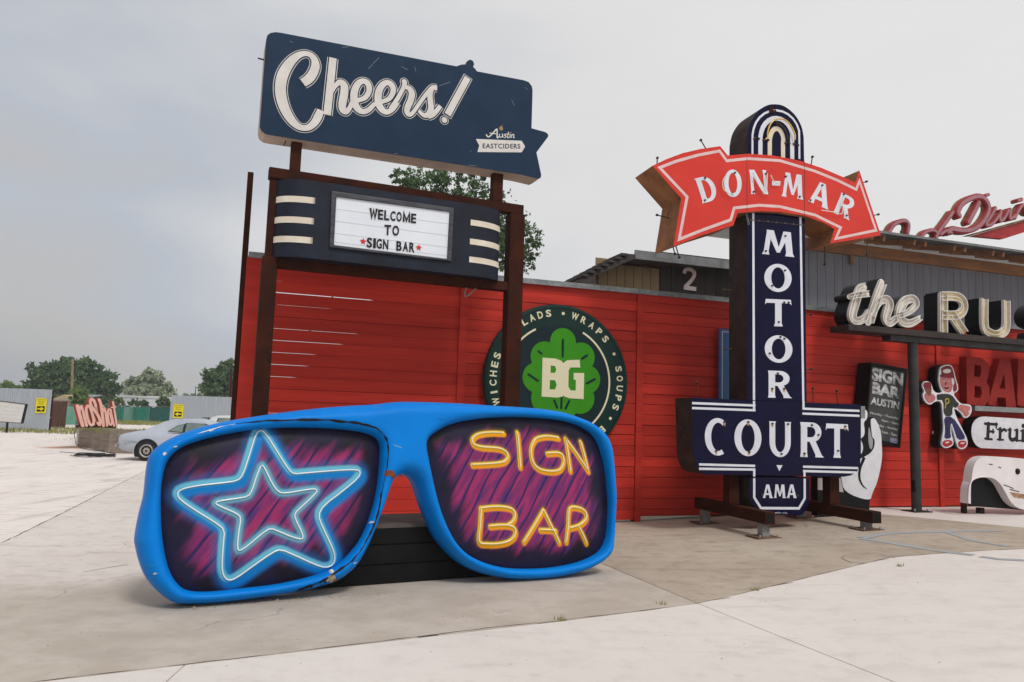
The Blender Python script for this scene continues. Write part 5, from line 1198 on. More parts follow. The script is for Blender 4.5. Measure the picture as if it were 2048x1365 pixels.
fp('trousers', [(648, 771), (696, 771), (738, 835), (768, 888), (722, 895), (706, 845), (688, 795), (682, 850), (690, 885), (650, 888), (658, 840)], JEAN)
fp('arm', [(735, 706), (762, 712), (790, 718), (790, 742), (775, 768), (760, 772), (750, 750), (718, 728)], SKIN, .005)
fp('hand', [(545, 650), (570, 645), (600, 655), (608, 680), (578, 704), (553, 685)], SKIN, .005); fp('ice_cream_cone', [(542, 610), (550, 592), (572, 590), (583, 610), (585, 645), (572, 668), (558, 648)], mat('brown_cone_paint', c8(140, 92, 70), c8(92, 52, 50), scale=30, rough=.6), .007)
fp('sleeve', [(612, 657), (622, 652), (626, 684), (614, 684)], SHIRT, .007); fp('cap_brim', [(624, 558), (640, 548), (700, 556), (698, 568), (640, 566)], CAPM, .009)
fp('cap_patch', [(640, 528), (668, 518), (688, 528), (680, 542), (650, 544)], WHITED, .0082); fp('nose', [(655, 590), (664, 592), (664, 606), (654, 606)], CAPM, .0072)
for q_ in range(3): fp('finger', [(778 + q_ * 5, 742 + q_ * -8), (790 + q_ * 3, 744 - q_ * 8), (788 + q_ * 3, 750 - q_ * 8), (776 + q_ * 5, 749 - q_ * 8)], WHITED, .0062)
fp('scoop', [(540, 608), (548, 590), (560, 596), (572, 586), (584, 604), (580, 622), (552, 624)], CAPM, .0105)
fp('shoe_lace', [(655, 905), (676, 900), (678, 908), (658, 913)], WHITED, .0065); fp('shoe_lace', [(735, 908), (758, 905), (758, 913), (737, 916)], WHITED, .0065)
fp('trouser_crease', [(668, 780), (673, 780), (671, 875), (664, 875)], SHIRT, .0062)
fp('shoe', [(642, 905), (660, 893), (690, 895), (697, 915), (662, 932), (643, 920)], SHOE); fp('shoe', [(722, 915), (732, 897), (762, 897), (771, 912), (755, 934), (732, 934)], SHOE)
MB().rib(cat(F5([(655, 728), (660, 700), (657, 682), (672, 678), (675, 695), (660, 705)]), 4), .018, .2047, .002).build('shirt_letter', mat('mustard_letter', c8(186, 164, 60), rough=.6), fg)
# red BAR letters on a metal shelf
bl_, a = onfence('shelf_letters', (1940, 812), 'large red BAR letters standing on a galvanised shelf', 'sign')
B5 = lambda pts: W5(pts, .12, a)
REDL = mat('red_letter_paint', c8(150, 34, 26), c8(134, 30, 24), scale=3, rough=.6)
sh0 = B5([(790, 722)])[0]
MB().box(sh0[0], sh0[0] + 4, -.22, .02, sh0[1] - .07, sh0[1] + .03).build('shelf', GALV, bl_, bevel=.006)
zs_ = sh0[1] + .031
def fence_letter(loops): 
    P = [B5(l) for l in loops]; zm = min(z for l in P for _, z in l); P = [[(x, z - zm + zs_) for x, z in l] for l in P]
    MB().prism(P, -.03, .12).build('letter', REDL, bl_)
fence_letter([[(768, 440), (850, 450), (884, 475), (886, 540), (872, 570), (888, 600), (890, 665), (862, 702), (772, 692)], [(812, 480), (808, 545), (838, 548), (846, 525), (844, 490)][::-1], [(812, 592), (810, 655), (840, 660), (850, 635), (846, 600)][::-1]])
fence_letter([[(945, 455), (1000, 463), (1030, 712), (978, 708), (974, 660), (932, 655), (920, 700), (880, 695)], [(968, 530), (942, 608), (972, 612)][::-1]])
fence_letter([[(1040, 470), (1120, 480), (1150, 510), (1145, 590), (1125, 610), (1160, 735), (1110, 730), (1088, 640), (1080, 725), (1036, 715)], [(1085, 520), (1083, 590), (1108, 592), (1110, 528)][::-1]])
# fruit sign
fr_, a = onfence('fruit_sign', (1960, 895), 'white pill shaped sign with black rounded letters above the fender', 'sign')
G5 = lambda pts: W5(pts, .22, a)
pill = G5([(1300, 800), (875, 770), (840, 772), (812, 790), (797, 820), (795, 860), (803, 895), (822, 925), (855, 940), (1300, 945)])
MB().prism(chaikin(pill, 1), 0, .212).build('cabinet', BLACK, fr_); MB().prism(chaikin(pill, 1), .2121, .22).build('face', WHITE, fr_)
fm = MB(); lwz = .075
for pts, w in (([(884, 808), (880, 885)], 22), ([(866, 808), (928, 812)], 15), ([(866, 886), (902, 890)], 12), ([(925, 805), (925, 830)], 10), ([(884, 848), (912, 850)], 13), ([(908, 838), (908, 858)], 9),
               ([(946, 835), (944, 890)], 20), ([(932, 838), (948, 838)], 10), ([(932, 891), (962, 893)], 10), ([(950, 848), (966, 838), (976, 845)], 15),
               ([(998, 838), (996, 878), (1008, 893), (1028, 886)], 20), ([(986, 840), (1000, 840)], 10), ([(1034, 842), (1032, 895)], 20), ([(1022, 842), (1036, 842)], 10), ([(1028, 896), (1046, 897)], 10),
               ([(1066, 845), (1064, 897)], 20), ([(1054, 846), (1068, 846)], 10), ([(1052, 897), (1080, 899)], 10), ([(1066, 820), (1067, 820)], 24), ([(1100, 815), (1098, 890), (1118, 898)], 20), ([(1088, 845), (1122, 847)], 12)):
    P = G5(pts); P = cat(P, 4) if len(P) > 2 else P; fm.rib(P, w * .0036, .2205, .004, caps=True)
fm.build('lettering', BLK, fr_)
ex, a = onfence('electrical_outlet', (1867, 870), 'small weathered outlet cover plate on the red fence behind the figure', 'outlet')
MB().box(-.04, .04, -.03, 0, -.07, .07).build('cover_plate', WHITED, ex, bevel=.005)
for z in (-.03, .03): MB().lathe([(0, -.034), (.012, -.034), (.012, -.03)], (0, 0, z), 'y', 10).build('socket', BLACK, ex)
# white truck fender
PFD = Pl(PF.M @ Vector((0, -.95, 0)), 18.5)
f0 = PFD.px(1935, 1010); gf = gz((PFD.M @ Vector((f0[0], 0, 0))).x)
fd = thing('truck_fender', PFD.M @ Matrix.Translation((f0[0], 0, gf)), 'rusty white vintage truck fender resting on the ground under the fruit sign', 'fender')
FP = lambda pts, n=0: [(x - f0[0], z - gf) for x, z in PFD.pxs(zq(pts), n)]
outer = cat(FP([(757, 1225), (757, 1150), (763, 1080), (776, 1020), (800, 990), (840, 978), (930, 981), (1030, 990), (1130, 1002), (1250, 1015), (1340, 1060), (1375, 1262)], .2), 4)
ARP = [(780, 1225), (783, 1160), (790, 1125), (803, 1103), (825, 1092), (852, 1087), (905, 1092), (945, 1120), (975, 1170), (1005, 1220), (1050, 1252), (1120, 1262)]
archp = cat(FP(ARP, .33), 4)
WHF = mat('chipped_white_car_paint', c8(226, 220, 220), c8(214, 207, 207), scale=2, rough=.3, spec=.35)
fo = MB().prism(outer + archp[::-1], .16, .33).build('shell', WHF, fd, recalc=True, smooth=True)
bv_ = fo.modifiers.new('rolled_edge', 'BEVEL'); bv_.width = .06; bv_.segments = 5; bv_.limit_method = 'ANGLE'; bv_.angle_limit = math.radians(50); fo.modifiers.new('shade', 'WEIGHTED_NORMAL')
MB().tube([(x, -.325, z) for x, z in archp], .014, 6).build('arch_lip', WHF, fd)
wl_ = FP([(786, 1240)] + [(x + 4 if x < 850 else x + 6, y - 8) for x, y in ARP] + [(1125, 1266)], .18); MB().prism([(x, max(z, .02)) for x, z in wl_], .15, .18).build('inner_well', BLACK, fd)
ru = FP([(985, 1165), (1080, 1180), (1085, 1205), (1010, 1195)], .3); MB().prism(ru, .31, .333).build('rust_patch', mat('rust_and_bare_metal', c8(134, 88, 66), c8(176, 150, 122), scale=16, rough=.8), fd)
lh = FP([(1028, 1058)], .3)[0]; MB().lathe([(0, -.02), (.05, -.02), (.055, 0)], (lh[0], -.325, lh[1]), 'y', 16).build('lamp_hole', BLACK, fd)
for pts in ([(958, 1128), (985, 1138), (1010, 1148)], [(880, 1020), (900, 1022)], [(930, 1035), (945, 1040)], [(990, 1152), (1040, 1165)]):
    p = FP(pts, .31); MB().rib(p, .016, .325, .0075).build('paint_chip', BLACK, fd)
MB().box(FP([(830, 1235)])[0][0], FP([(850, 1235)])[0][0], -.05, .05, 0, .1).build('prop_block', RUSTD, fd)
for x in (770, 1355): p = FP([(x, 1225)])[0]; MB().box(p[0] - .03, p[0] + .03, .02, .1, .0, p[1] + .05).build('support_leg', RUSTD, fd)
# ------------------------------------------------------------------ trees
BARK = mat('tree_bark', c8(84, 74, 64), c8(64, 56, 48), scale=8, rough=.95, bump=.4)
LEAF = mat('dark_green_foliage', c8(64, 86, 58), c8(86, 108, 72), scale=.7, rough=.8, island=.35, spec=.2)
LEAF2 = mat('fresh_green_foliage', c8(84, 108, 60), c8(108, 128, 76), scale=.7, rough=.8, island=.35, spec=.2)
LEAF3 = mat('grey_green_foliage', c8(128, 140, 112), c8(148, 158, 130), scale=.7, rough=.8, island=.3, spec=.2)
for m_ in (LEAF, LEAF2, LEAF3):
    b_ = m_.node_tree.nodes['Principled BSDF']; b_.inputs['Subsurface Weight'].default_value = 0
def tree(name, label, base, blobs, n, leaf, m, seed, trunk_r=.2, group=None, cat_='tree'):
    """blobs: (x, y, z, rx, ry, rz) relative to base; leaves gather in clumps along twigs"""
    rn = random.Random(seed); t = thing(name, Matrix.Translation(base), label, cat_, group)
    V = []; Fc = []
    tot = sum(b[3] * b[5] for b in blobs); limbs = MB()
    top = max(b[2] for b in blobs)
    fork = Vector((0, 0, min(b[2] - b[5] * .4 for b in blobs)))
    if fork.z > .4: limbs.tube([(0, 0, -.1), (fork.x * .4, 0, fork.z * .5), fork], [trunk_r * 1.2, trunk_r, trunk_r * .85], 9)
    for b in blobs:
        c = Vector(b[:3]); mid = fork.lerp(c, .5) + Vector((rn.uniform(-.2, .2), rn.uniform(-.2, .2), .1 * b[5])); limbs.tube([fork - Vector((0, 0, .1)), mid, c], [trunk_r * .6, trunk_r * .4, trunk_r * .12], 6)
        k = int(n * b[3] * b[5] / tot); nc = max(4, k // 26)
        for _ in range(nc):
            d = Vector((rn.gauss(0, 1), rn.gauss(0, 1), rn.gauss(0, 1))).normalized(); r = rn.uniform(.35, 1.08) ** .7
            cc_ = c + Vector((d.x * b[3] * r, d.y * b[4] * r, d.z * b[5] * r)); cr = min(b[3], b[5]) * rn.uniform(.12, .3)
            for _ in range(26):
                p = cc_ + Vector((rn.gauss(0, cr * .6), rn.gauss(0, cr * .6), rn.gauss(0, cr * .42))); s = leaf * rn.uniform(.6, 1.3)
                a = Vector((rn.gauss(0, 1), rn.gauss(0, 1), rn.gauss(0, .6))).normalized(); e = a.orthogonal(); e.rotate(Matrix.Rotation(rn.uniform(0, 6.28), 3, a))
                f_ = a.cross(e).normalized(); e = e.normalized(); i = len(V)
                V += [p - e * s, p + f_ * s * .45, p + e * s, p - f_ * s * .45]; Fc.append((i, i + 1, i + 2, i + 3))
    MB().add(V, Fc).build('crown', m, t)
    limbs.build('trunk', BARK, t)
    return t
def far(u, v, Y): r = ray(u, v); k = Y / r.y; return Vector((r.x * k, Y, CAMH + r.z * k))
def blobs_px(base, Y, L_):
    k = Y / FPX; o = []
    for u, v, ru, rv in L_: p = far(u, v, Y) - base; o.append((p.x, random.uniform(-.25, .25) * ru * k, p.z, ru * k, ru * k * .8, rv * k))
    return o
def tree_px(name, label, u, Y, L_, n, leaf, m, seed, tr=.2, group=None, cat_='tree'):
    b = far(u, 800, Y); b.z = gz(b.x) - .02 if abs(b.x) < 60 else 0; return tree(name, label, b, blobs_px(b, Y, L_), n, leaf, m, seed, tr, group, cat_)
tree_px('tree', 'leafy tree rising behind the red fence and pylon sign', 920, 27, [(850, 372, 55, 40), (915, 355, 60, 30), (805, 362, 30, 22), (960, 415, 60, 45), (1030, 470, 55, 50), (1020, 520, 50, 40), (880, 430, 60, 50), (950, 480, 60, 50), (900, 540, 70, 50), (1065, 500, 24, 22)], 16000, .075, LEAF, 3, .22)
G_ = 'trees along the far side of the lot'
tree_px('tree', 'broad dark green tree behind the leaning utility pole', 135, 105, [(100, 755, 42, 30), (85, 780, 35, 22), (130, 745, 32, 28), (175, 745, 32, 28), (205, 765, 30, 25), (155, 785, 50, 28), (225, 780, 20, 16), (190, 795, 45, 18)], 15000, .32, LEAF, 5, .5, G_)
tree_px('tree', 'paler rounded tree beyond the white trailers', 295, 135, [(300, 758, 24, 18), (275, 775, 26, 20), (320, 780, 24, 18), (295, 790, 45, 20)], 9000, .36, LEAF3, 6, .4, G_)
tree_px('tree', 'dark green tree behind the right grey metal panel', 445, 95, [(440, 755, 32, 25), (462, 745, 24, 24), (425, 775, 25, 26), (455, 785, 40, 24), (480, 760, 20, 30)], 11000, .3, LEAF, 7, .4, G_)
tree_px('tree', 'low green tree above the left grey metal panel', 12, 110, [(10, 778, 22, 12), (-25, 775, 30, 16), (42, 785, 14, 10)], 2500, .4, LEAF2, 8, .3, G_)
tree_px('tree', 'small distant tree left of the thin pole', 372, 160, [(370, 795, 8, 6), (384, 794, 7, 6), (405, 797, 16, 10)], 900, .4, LEAF3, 9, .2, G_)
S_ = 'shrubs in front of the trailers'
tree_px('shrub', 'tall bright green shrub beside the utility pole', 157, 78, [(157, 785, 15, 12), (155, 800, 18, 14), (165, 815, 18, 14), (150, 822, 16, 14)], 2600, .22, LEAF2, 11, .1, S_, 'shrub')
tree_px('shrub', 'low hedge shrub under the left trailer window', 232, 99, [(225, 808, 14, 9), (240, 806, 13, 8), (232, 822, 18, 10)], 1500, .25, LEAF2, 12, .08, S_, 'shrub')
tree_px('shrub', 'low hedge shrub between the two trailers', 290, 99, [(287, 808, 12, 7), (268, 808, 12, 6), (288, 822, 14, 10)], 1500, .25, LEAF, 13, .08, S_, 'shrub')
tree_px('shrub', 'dark shrub next to the right grey metal panel', 330, 98, [(328, 803, 14, 9), (335, 815, 14, 9), (320, 822, 14, 10)], 1700, .25, LEAF, 14, .08, S_, 'shrub')
# ------------------------------------------------------------------ far left yard
def corr(name, label, Y, u0, u1, vt, ang=0, par=None):
    a = far(u0, 850, Y); P = Pl((a.x, Y, gz(a.x) - .012), ang); t = thing(name, P.M, label, 'fence', 'corrugated metal fence panels')
    x1 = P.px(u1, 840)[0]; h = P.px((u0 + u1) / 2, vt)[1]; N = int(x1 / .9); p = .3
    for k in range(N + 1):
        s0, s1 = x1 * k / (N + 1), x1 * (k + 1) / (N + 1); pr = []; q = 6
        for j in range(q):
            b = s0 + (s1 - s0) * j / q; w = (s1 - s0) / q; pr += [(b, 0), (b + w * .62, 0), (b + w * .72, -.04), (b + w * .9, -.04)]
        pr.append((s1 - .004, 0)); v = []
        for x, y in pr: v += [(x, y, .02), (x, y, h)]
        MB().add(v, [(2 * i, 2 * i + 2, 2 * i + 3, 2 * i + 1) for i in range(len(pr) - 1)]).build('metal_sheet', CORR, t)
    MB().box(0, x1, .05, .12, h * .3, h * .3 + .1).build('rail', GALV, t); MB().box(0, x1, .05, .12, h * .85, h * .85 + .08).build('rail', GALV, t)
    for s in (.05, x1 / 2, x1 - .05): MB().box(s - .05, s + .05, .121, .22, 0, h - .05).build('post', RUST, t)
    return P, h, x1
CORR = mat('pale_blue_grey_sheet_metal', c8(178, 184, 190), c8(164, 170, 176), scale=2, rough=.45, metal=.1, stretch=(4, 1, .3))
PL1, h1, w1 = corr('metal_fence_panel', 'pale corrugated metal fence panel behind the blank letter board', 50, -60, 99, 777, 0)
PL2, h2, w2 = corr('metal_fence_panel', 'pale corrugated metal fence panel behind the parked silver coupe', 64, 338, 471, 793, 0)
YEL = mat('yellow_sign_paint', c8(226, 208, 30), rough=.5); YBK = mat('black_sign_print', c8(30, 28, 20), rough=.5)
def ysign(P, q, flip, label):
    n = .06; c = P.pxs(q, n); o = (min(p[0] for p in c), min(p[1] for p in c)); t = thing('parking_sign', P.M @ Matrix.Translation((o[0], 0, o[1])), label, 'sign', 'yellow arrow signs')
    c = [(x - o[0], z - o[1]) for x, z in c]; MB().prism(c, .041, n).build('panel', YEL, t); f_ = aff(c[3], c[2], c[0])
    MB().prism([f_(*p) for p in ((.14, .1), (.86, .1), (.86, .46), (.14, .46))], n, n + .004).build('black_box', YBK, t)
    A = [(.2, .24), (.5, .24), (.5, .13), (.8, .28), (.5, .43), (.5, .33), (.2, .33)]; A = [(1 - x, y) for x, y in A] if flip else A
    MB().prism([f_(*p) for p in A], n + .004, n + .008).build('arrow', YEL, t)
    for i, (s, x0, x1) in enumerate((('ADDITIONAL', .1, .9), ('SIGN BAR', .2, .8), ('PARKING', .22, .78))):
        y = .84 - i * .135; put_text(MB(), s, aff(f_(x0, y), f_(x1, y), f_(x0, y + .075)), n + .004).build('lettering', YBK, t)
ysign(PL1, [(72.7, 796.3), (93.8, 797.5), (91.4, 826.8), (69.7, 826.8)], False, 'yellow parking sign with arrow pointing right on metal panel')
ysign(PL2, [(347.7, 808.2), (367.5, 810), (365.3, 836.8), (345, 836.4)], True, 'yellow parking sign with arrow pointing left on metal panel')
a = far(15, 850, 44); PLB = Pl((a.x, 44, gz(a.x)), 0); t = thing('letter_board', PLB.M, 'blank white changeable letter board in front of the left metal panel', 'sign')
c = PLB.pxs([(-40, 797), (54, 808.5), (45, 847.5), (-40, 842)]); ci = [tuple(Vector(p) + (Vector((sum(q[0] for q in c) / 4, sum(q[1] for q in c) / 4)) - Vector(p)) * .05) for p in c]
MB().prism([c, ci[::-1]], -.1, .06).build('frame', BLACK, t); MB().prism(ci, -.08, .03).build('panel', WHITED, t)
for k in range(1, 5):
    p, q = Vector(ci[0]).lerp(Vector(ci[3]), k / 5), Vector(ci[1]).lerp(Vector(ci[2]), k / 5); MB().rib([tuple(p), tuple(q)], .035, .03, .012).build('letter_rail', GREYL, t)
for u in (15, -30): p = PLB.px(u, 846); MB().box(p[0] - .05, p[0] + .05, -.03, .03, -.02, p[1] + .02).build('leg', BLACK, t)
# wooden gate, shed, poles
a = far(96, 850, 57); PWD = Pl((a.x, 57, gz(a.x) - .012), 0); t = thing('wooden_gate', PWD.M, 'weathered brown plank gate beside the left metal panel', 'gate')
WG = mat('brown_fence_planks', c8(98, 70, 56), c8(70, 50, 42), scale=3, rough=.85, island=.2, stretch=(4, 1, .4)); x1 = PWD.px(128, 840)[0]; h = PWD.px(112, 803)[1]
for k in range(8): MB().box(x1 * k / 8 + .008, x1 * (k + 1) / 8 - .008, 0, .03, .04, h + random.uniform(-.02, .02)).build('plank', WG, t)
MB().box(0, x1, .031, .09, .3, .42).build('rail', WG, t); MB().box(0, x1, .031, .09, h - .4, h - .28).build('rail', WG, t)
for x in (.02, x1 - .02): MB().box(x - .06, x + .06, .091, .2, -.02, h).build('post', WG, t)
a = far(100, 850, 80); PS = Pl((a.x, 80, gz(a.x) - .012), 0); t = thing('shed', PS.M, 'tan shed with grey gable roof behind the wooden gate', 'shed')
x1 = PS.px(147, 800)[0]; hw = PS.px(124, 799)[1]; hr = PS.px(124, 786)[1]; TANW = mat('tan_shed_wall', c8(186, 164, 128), c8(170, 148, 114), rough=.8)
MB().prism([(0, 0), (x1, 0), (x1, hw), (x1 / 2, hw + .5), (0, hw)], -5, 0).build('wall', TANW, t)
SHR = mat('grey_shingle_roof', c8(150, 150, 152), c8(130, 130, 134), scale=4, rough=.8)
MB().add([(-.2, -.3, hw - .05), (x1 + .2, -.3, hw - .05), (x1 + .2, 5.2, hr), (-.2, 5.2, hr), (-.2, -.3, hw - .14), (x1 + .2, -.3, hw - .14), (x1 + .2, 5.2, hr - .1), (-.2, 5.2, hr - .1)], [(0, 1, 2, 3), (7, 6, 5, 4), (0, 4, 5, 1), (1, 5, 6, 2), (2, 6, 7, 3), (3, 7, 4, 0)]).build('roof', SHR, t)
MB().box(x1 * .8, x1 * .9, -.02, -.002, hw - 1.0, hw - .5).build('window', BLACK, t)
POLE = mat('weathered_pole_wood', c8(150, 128, 104), c8(120, 100, 82), scale=4, rough=.9)
b = far(141, 850, 90); b.z = -.01; tp = far(145.5, 718, 90)
MB().tube([(0, 0, 0), tp - b], [.17, .13], 10).build('utility_pole', POLE); o = SC.objects['utility_pole']; o.location = b; o['label'] = 'leaning wooden utility pole in front of the broad dark tree'; o['category'] = 'pole'; 
for nm, u0, u1, vt, Y, r, m_, lb in (('steel_pole', 460, 463, 738, 70, .12, RUST, 'rust red steel pole behind the right grey metal panel'), ('distant_pole', 391, 391, 773, 150, .09, RUSTD, 'thin distant pole above the right grey metal panel')):
    b = far(u0, 850, Y); b.z = -.01; o = MB().tube([(0, 0, 0), far(u1, vt, Y) - b], [r, r * .8], 8).build(nm, m_); o.location = b; o['label'] = lb; o['category'] = 'pole'
# green windscreen fence
a = far(128, 850, 66); PGR = Pl((a.x, 66, -.012), 0); 
GR1 = mat('faded_green_windscreen', c8(112, 160, 140), c8(92, 144, 124), scale=1.2, rough=.8); GR2 = mat('green_windscreen', c8(48, 124, 106), c8(40, 110, 94), scale=1.2, rough=.8); GR3 = mat('dark_green_windscreen', c8(38, 88, 82), c8(32, 78, 74), scale=1.2, rough=.8)
def gfence(label, pts, mats, hh):
    P0 = pts[0]; t = thing('windscreen_fence', Matrix.Translation((P0[0], P0[1], -.012)), label, 'fence', 'green windscreen fences')
    for i in range(len(pts) - 1):
        a, b = Vector(pts[i]) - Vector(P0), Vector(pts[i + 1]) - Vector(P0); d = (b - a).normalized(); n = Vector((-d.y, d.x)) * .01; h0, h1_ = hh[i], hh[i + 1]
        MB().add([(a.x - n.x, a.y - n.y, .05), (b.x - n.x, b.y - n.y, .05), (b.x - n.x, b.y - n.y, h1_ - .12), (a.x - n.x, a.y - n.y, h0 - .12), (a.x + n.x, a.y + n.y, .05), (b.x + n.x, b.y + n.y, .05), (b.x + n.x, b.y + n.y, h1_ - .12), (a.x + n.x, a.y + n.y, h0 - .12)], [(0, 1, 2, 3), (7, 6, 5, 4), (3, 2, 6, 7), (0, 4, 5, 1), (0, 3, 7, 4), (1, 5, 6, 2)]).build('screen_panel', mats[i], t)
        MB().tube([(a.x, a.y, h0), (b.x, b.y, h1_)], .035, 6).build('top_rail', GALV, t)
    for i, p in enumerate(pts): p = Vector(p) - Vector(P0); MB().tube([(p.x, p.y, 0), (p.x, p.y, hh[i] + .05)], .05, 8).build('post', GALV, t)
X = lambda u, Y: (far(u, 830, Y).x, Y)
gfence('green windscreen fence between wooden gate and red letters', [X(128, 66), X(152, 68), X(182, 72)], [GR1, GR2], [1.85, 1.8, 1.7])
gfence('green windscreen fence behind the silver coupe', [X(215, 92), X(248, 90), X(266, 97), X(298, 97), X(340, 97)], [GR2, GR1, GR2, GR3], [1.95, 1.95, 2.0, 2.0, 2.0])
# mobile homes
MHW = mat('white_trailer_siding', c8(206, 210, 212), c8(190, 196, 200), scale=2, rough=.6); MHB = mat('blue_grey_trailer_skirt', c8(150, 162, 178), c8(136, 148, 166), rough=.7)
for lb, u0, u1, vt in (('long white trailer behind the red letters', 208, 272, 791), ('white trailer behind the silver coupe', 274, 336, 793.5)):
    Y = 112; a = far(u0, 830, Y); P = Pl((a.x, Y, -.012), 0); t = thing('mobile_home', P.M, lb, 'trailer', 'white trailers beyond the green fence'); x1 = P.px(u1, 800)[0]; h = P.px((u0 + u1) / 2, vt)[1]
    MB().box(0, x1, 0, 3.5, 1.1, h - .25).build('wall', MHW, t); MB().box(.1, x1 - .1, .05, 3.4, 0, 1.099).build('skirt', MHB, t)
    MB().prism([(-.1, h - .249), (x1 + .1, h - .249), (x1 + .1, h - .05), (x1 * .5, h + .08), (-.1, h - .02)], -3.6, .12).build('roof', MHW, t)
    for x in (.25, .6): MB().box(x1 * x, x1 * x + 1.0, -.03, -.003, 1.5, 2.1).build('window', BLACK, t)
a = far(310, 830, 150); t = thing('house', Matrix.Translation((a.x, 150, -.012)), 'low house with brown gable roof beyond the right trailer', 'house')
hr = far(310, 784, 150).z; MB().prism([(-3.2, 0), (3.2, 0), (3.2, hr - 1.6), (-3.2, hr - 1.6)], -5, 0).build('wall', TANW, t); MB().prism([(-3.6, hr - 1.599), (3.6, hr - 1.599), (.6, hr), (-.6, hr)], -5.2, .2).build('roof', mat('brown_shingles', c8(120, 104, 96), c8(100, 88, 82), scale=3, rough=.9), t)
# ------------------------------------------------------------------ terrace with retaining wall and red letters
w0 = gpx(154, 891); w1_ = gpx(236, 911); d_ = (w1_ - w0).normalized(); w2_ = w0 + d_ * 15; ht = .72
CONR = mat('board_marked_concrete', c8(150, 136, 122), c8(124, 112, 100), scale=1.6, rough=.85, bump=.3, stretch=(.5, 1, 2.4), c3=c8(110, 100, 92))
RA = math.degrees(math.atan2(d_.y, d_.x)); PRW = Pl((w0.x, w0.y, -.012), RA)
t = thing('retaining_wall', PRW.M, 'low concrete retaining wall below the red letters', 'wall')
def wall_run(a, b, za, zb, n):                              # two courses of concrete, top rising from za to zb
    a, b = Vector(a), Vector(b); d = (b - a).normalized(); nn = Vector((-d.y, d.x)) * .25
    for k in range(n):
        for j in range(2):
            p, q = a.lerp(b, k / n) + d * .006, a.lerp(b, (k + 1) / n) - d * .006; h0, h1 = za + (zb - za) * k / n, za + (zb - za) * (k + 1) / n
            v = [(c.x, c.y, h * (j + f) / 2 + (.004 if f == 0 else -.004)) for c, h in ((p, h0), (q, h1), (q + nn, h1), (p + nn, h0)) for f in (0, 1)]
            MB().add(v, [(0, 2, 3, 1), (2, 4, 5, 3), (4, 6, 7, 5), (6, 0, 1, 7), (1, 3, 5, 7), (0, 6, 4, 2)]).build('concrete_course', CONR, t)
WL = 6.0
wl2 = Vector((6.2, -3.2)); wl2 = Matrix.Rotation(math.radians(-RA), 2) @ Vector((7.0, .9))
wall_run((.15, 0), (WL, 0), ht, .86, 2); wall_run((WL + .02, 0), (WL + wl2.x, wl2.y), .86, .86, 2)
MB().tube([(.0, .12, 0), (.0, .12, ht)], .16, 14).build('end_pillar', mat('pale_pillar', c8(190, 184, 176), c8(160, 150, 140), rough=.8), t)
nrm = Vector((-d_.y, d_.x, 0)); nrm = nrm if nrm.y > 0 else -nrm
c1_ = w0 + d_ * WL; A_ = [w0 + nrm * .25, c1_ + nrm * .3, c1_ + Vector((8, 9, 0)), w0 + nrm * 11 + d_ * -1.0]
B_ = [w0 - d_ * 3.0 + nrm * 1, c1_ + Vector((9, 1.4, 0)), c1_ + Vector((14, 14, 0)), w0 + nrm * 19 - d_ * 4]
TERR = mat('grassy_soil', c8(150, 140, 92), c8(120, 124, 66), scale=1.2, rough=.95, bump=.3)
v = [(p.x, p.y, ht - .03) for p in A_] + [(p.x, p.y, -.03) for p in B_]
MB().add(v, [(0, 1, 2, 3), (0, 3, 7, 4), (3, 2, 6, 7), (2, 1, 5, 6), (1, 0, 4, 5)]).build('terrace', TERR, kind='structure')
gm = MB(); rn = random.Random(4); random.seed(12)
for k in range(150):
    p = A_[0].lerp(A_[1], rn.random()).lerp(A_[3].lerp(A_[2], rn.random()), rn.random() ** 2 * .9); blades(gm, (p.x, p.y), .6, 22, .12, lambda x, y: ht - .04)
for k in range(110):
    u = rn.uniform(-20, 200); p = far(u, 850, rn.uniform(45, 56)); blades(gm, (p.x, p.y), 1.0, 26, .22, lambda x, y: -.02)
for k in range(70):
    p = far(rn.uniform(215, 345), 840, rn.uniform(75, 94)); blades(gm, (p.x, p.y), 1.5, 22, .35, lambda x, y: -.02)
for k in range(14):
    p = gpx(rn.uniform(118, 160), rn.uniform(872, 882)); blades(gm, (p.x, p.y), .5, 12, .07, lambda x, y: -.015)
gm.build('lot_grass', GRASS, kind='stuff', label='rough green and yellow grass along the fences and terrace', category='grass')
# leaning red and pink letters
REDN = mat('red_letter_sides', c8(186, 56, 54), c8(164, 46, 46), rough=.6); PINKL = mat('pink_letter_faces', c8(240, 190, 178), c8(230, 176, 164), scale=3, rough=.6)
Yl = 35.5; a = far(192, 850, Yl); PNL = Pl((a.x, Yl, ht - .03), 52); zn = Z(130, 780, .09766)
nl = thing('letter_sculpture', PNL.M, 'leaning red sided pink script letters on the grassy terrace', 'letters')
for pts, w in (([(235, 330), (285, 520), (345, 735)], 66), ([(275, 420), (310, 345), (345, 420), (380, 570), (425, 735)], 52), ([(440, 330), (415, 400), (440, 570), (500, 710), (560, 705), (565, 600), (520, 430), (475, 335), (440, 330)], 52),
               ([(610, 330), (580, 235), (530, 195), (500, 240), (525, 340), (600, 440), (665, 540), (705, 650), (690, 715), (655, 680)], 56), ([(680, 205), (715, 300), (745, 500), (770, 735)], 60), ([(745, 470), (785, 385), (815, 480), (845, 735)], 48),
               ([(925, 430), (880, 400), (860, 500), (885, 680), (925, 715), (940, 640), (905, 480)], 40), ([(915, 410), (985, 735)], 40), ([(965, 250), (990, 400), (1040, 735)], 40), ([(935, 365), (1020, 350)], 30)):
    P = PNL.pxs(zn(pts)); P = cat(P, 4) if len(P) > 2 else P; P = [(x, max(z, 0.0)) for x, z in P]; k = .09766 * Yl / FPX
    o = MB().rib(P, w * k * .98, -.16, .24, caps=True).build('letter', REDN, nl); MB().rib(P, w * k * .95, .0812, .02, caps=True).build('letter_face', PINKL, o)
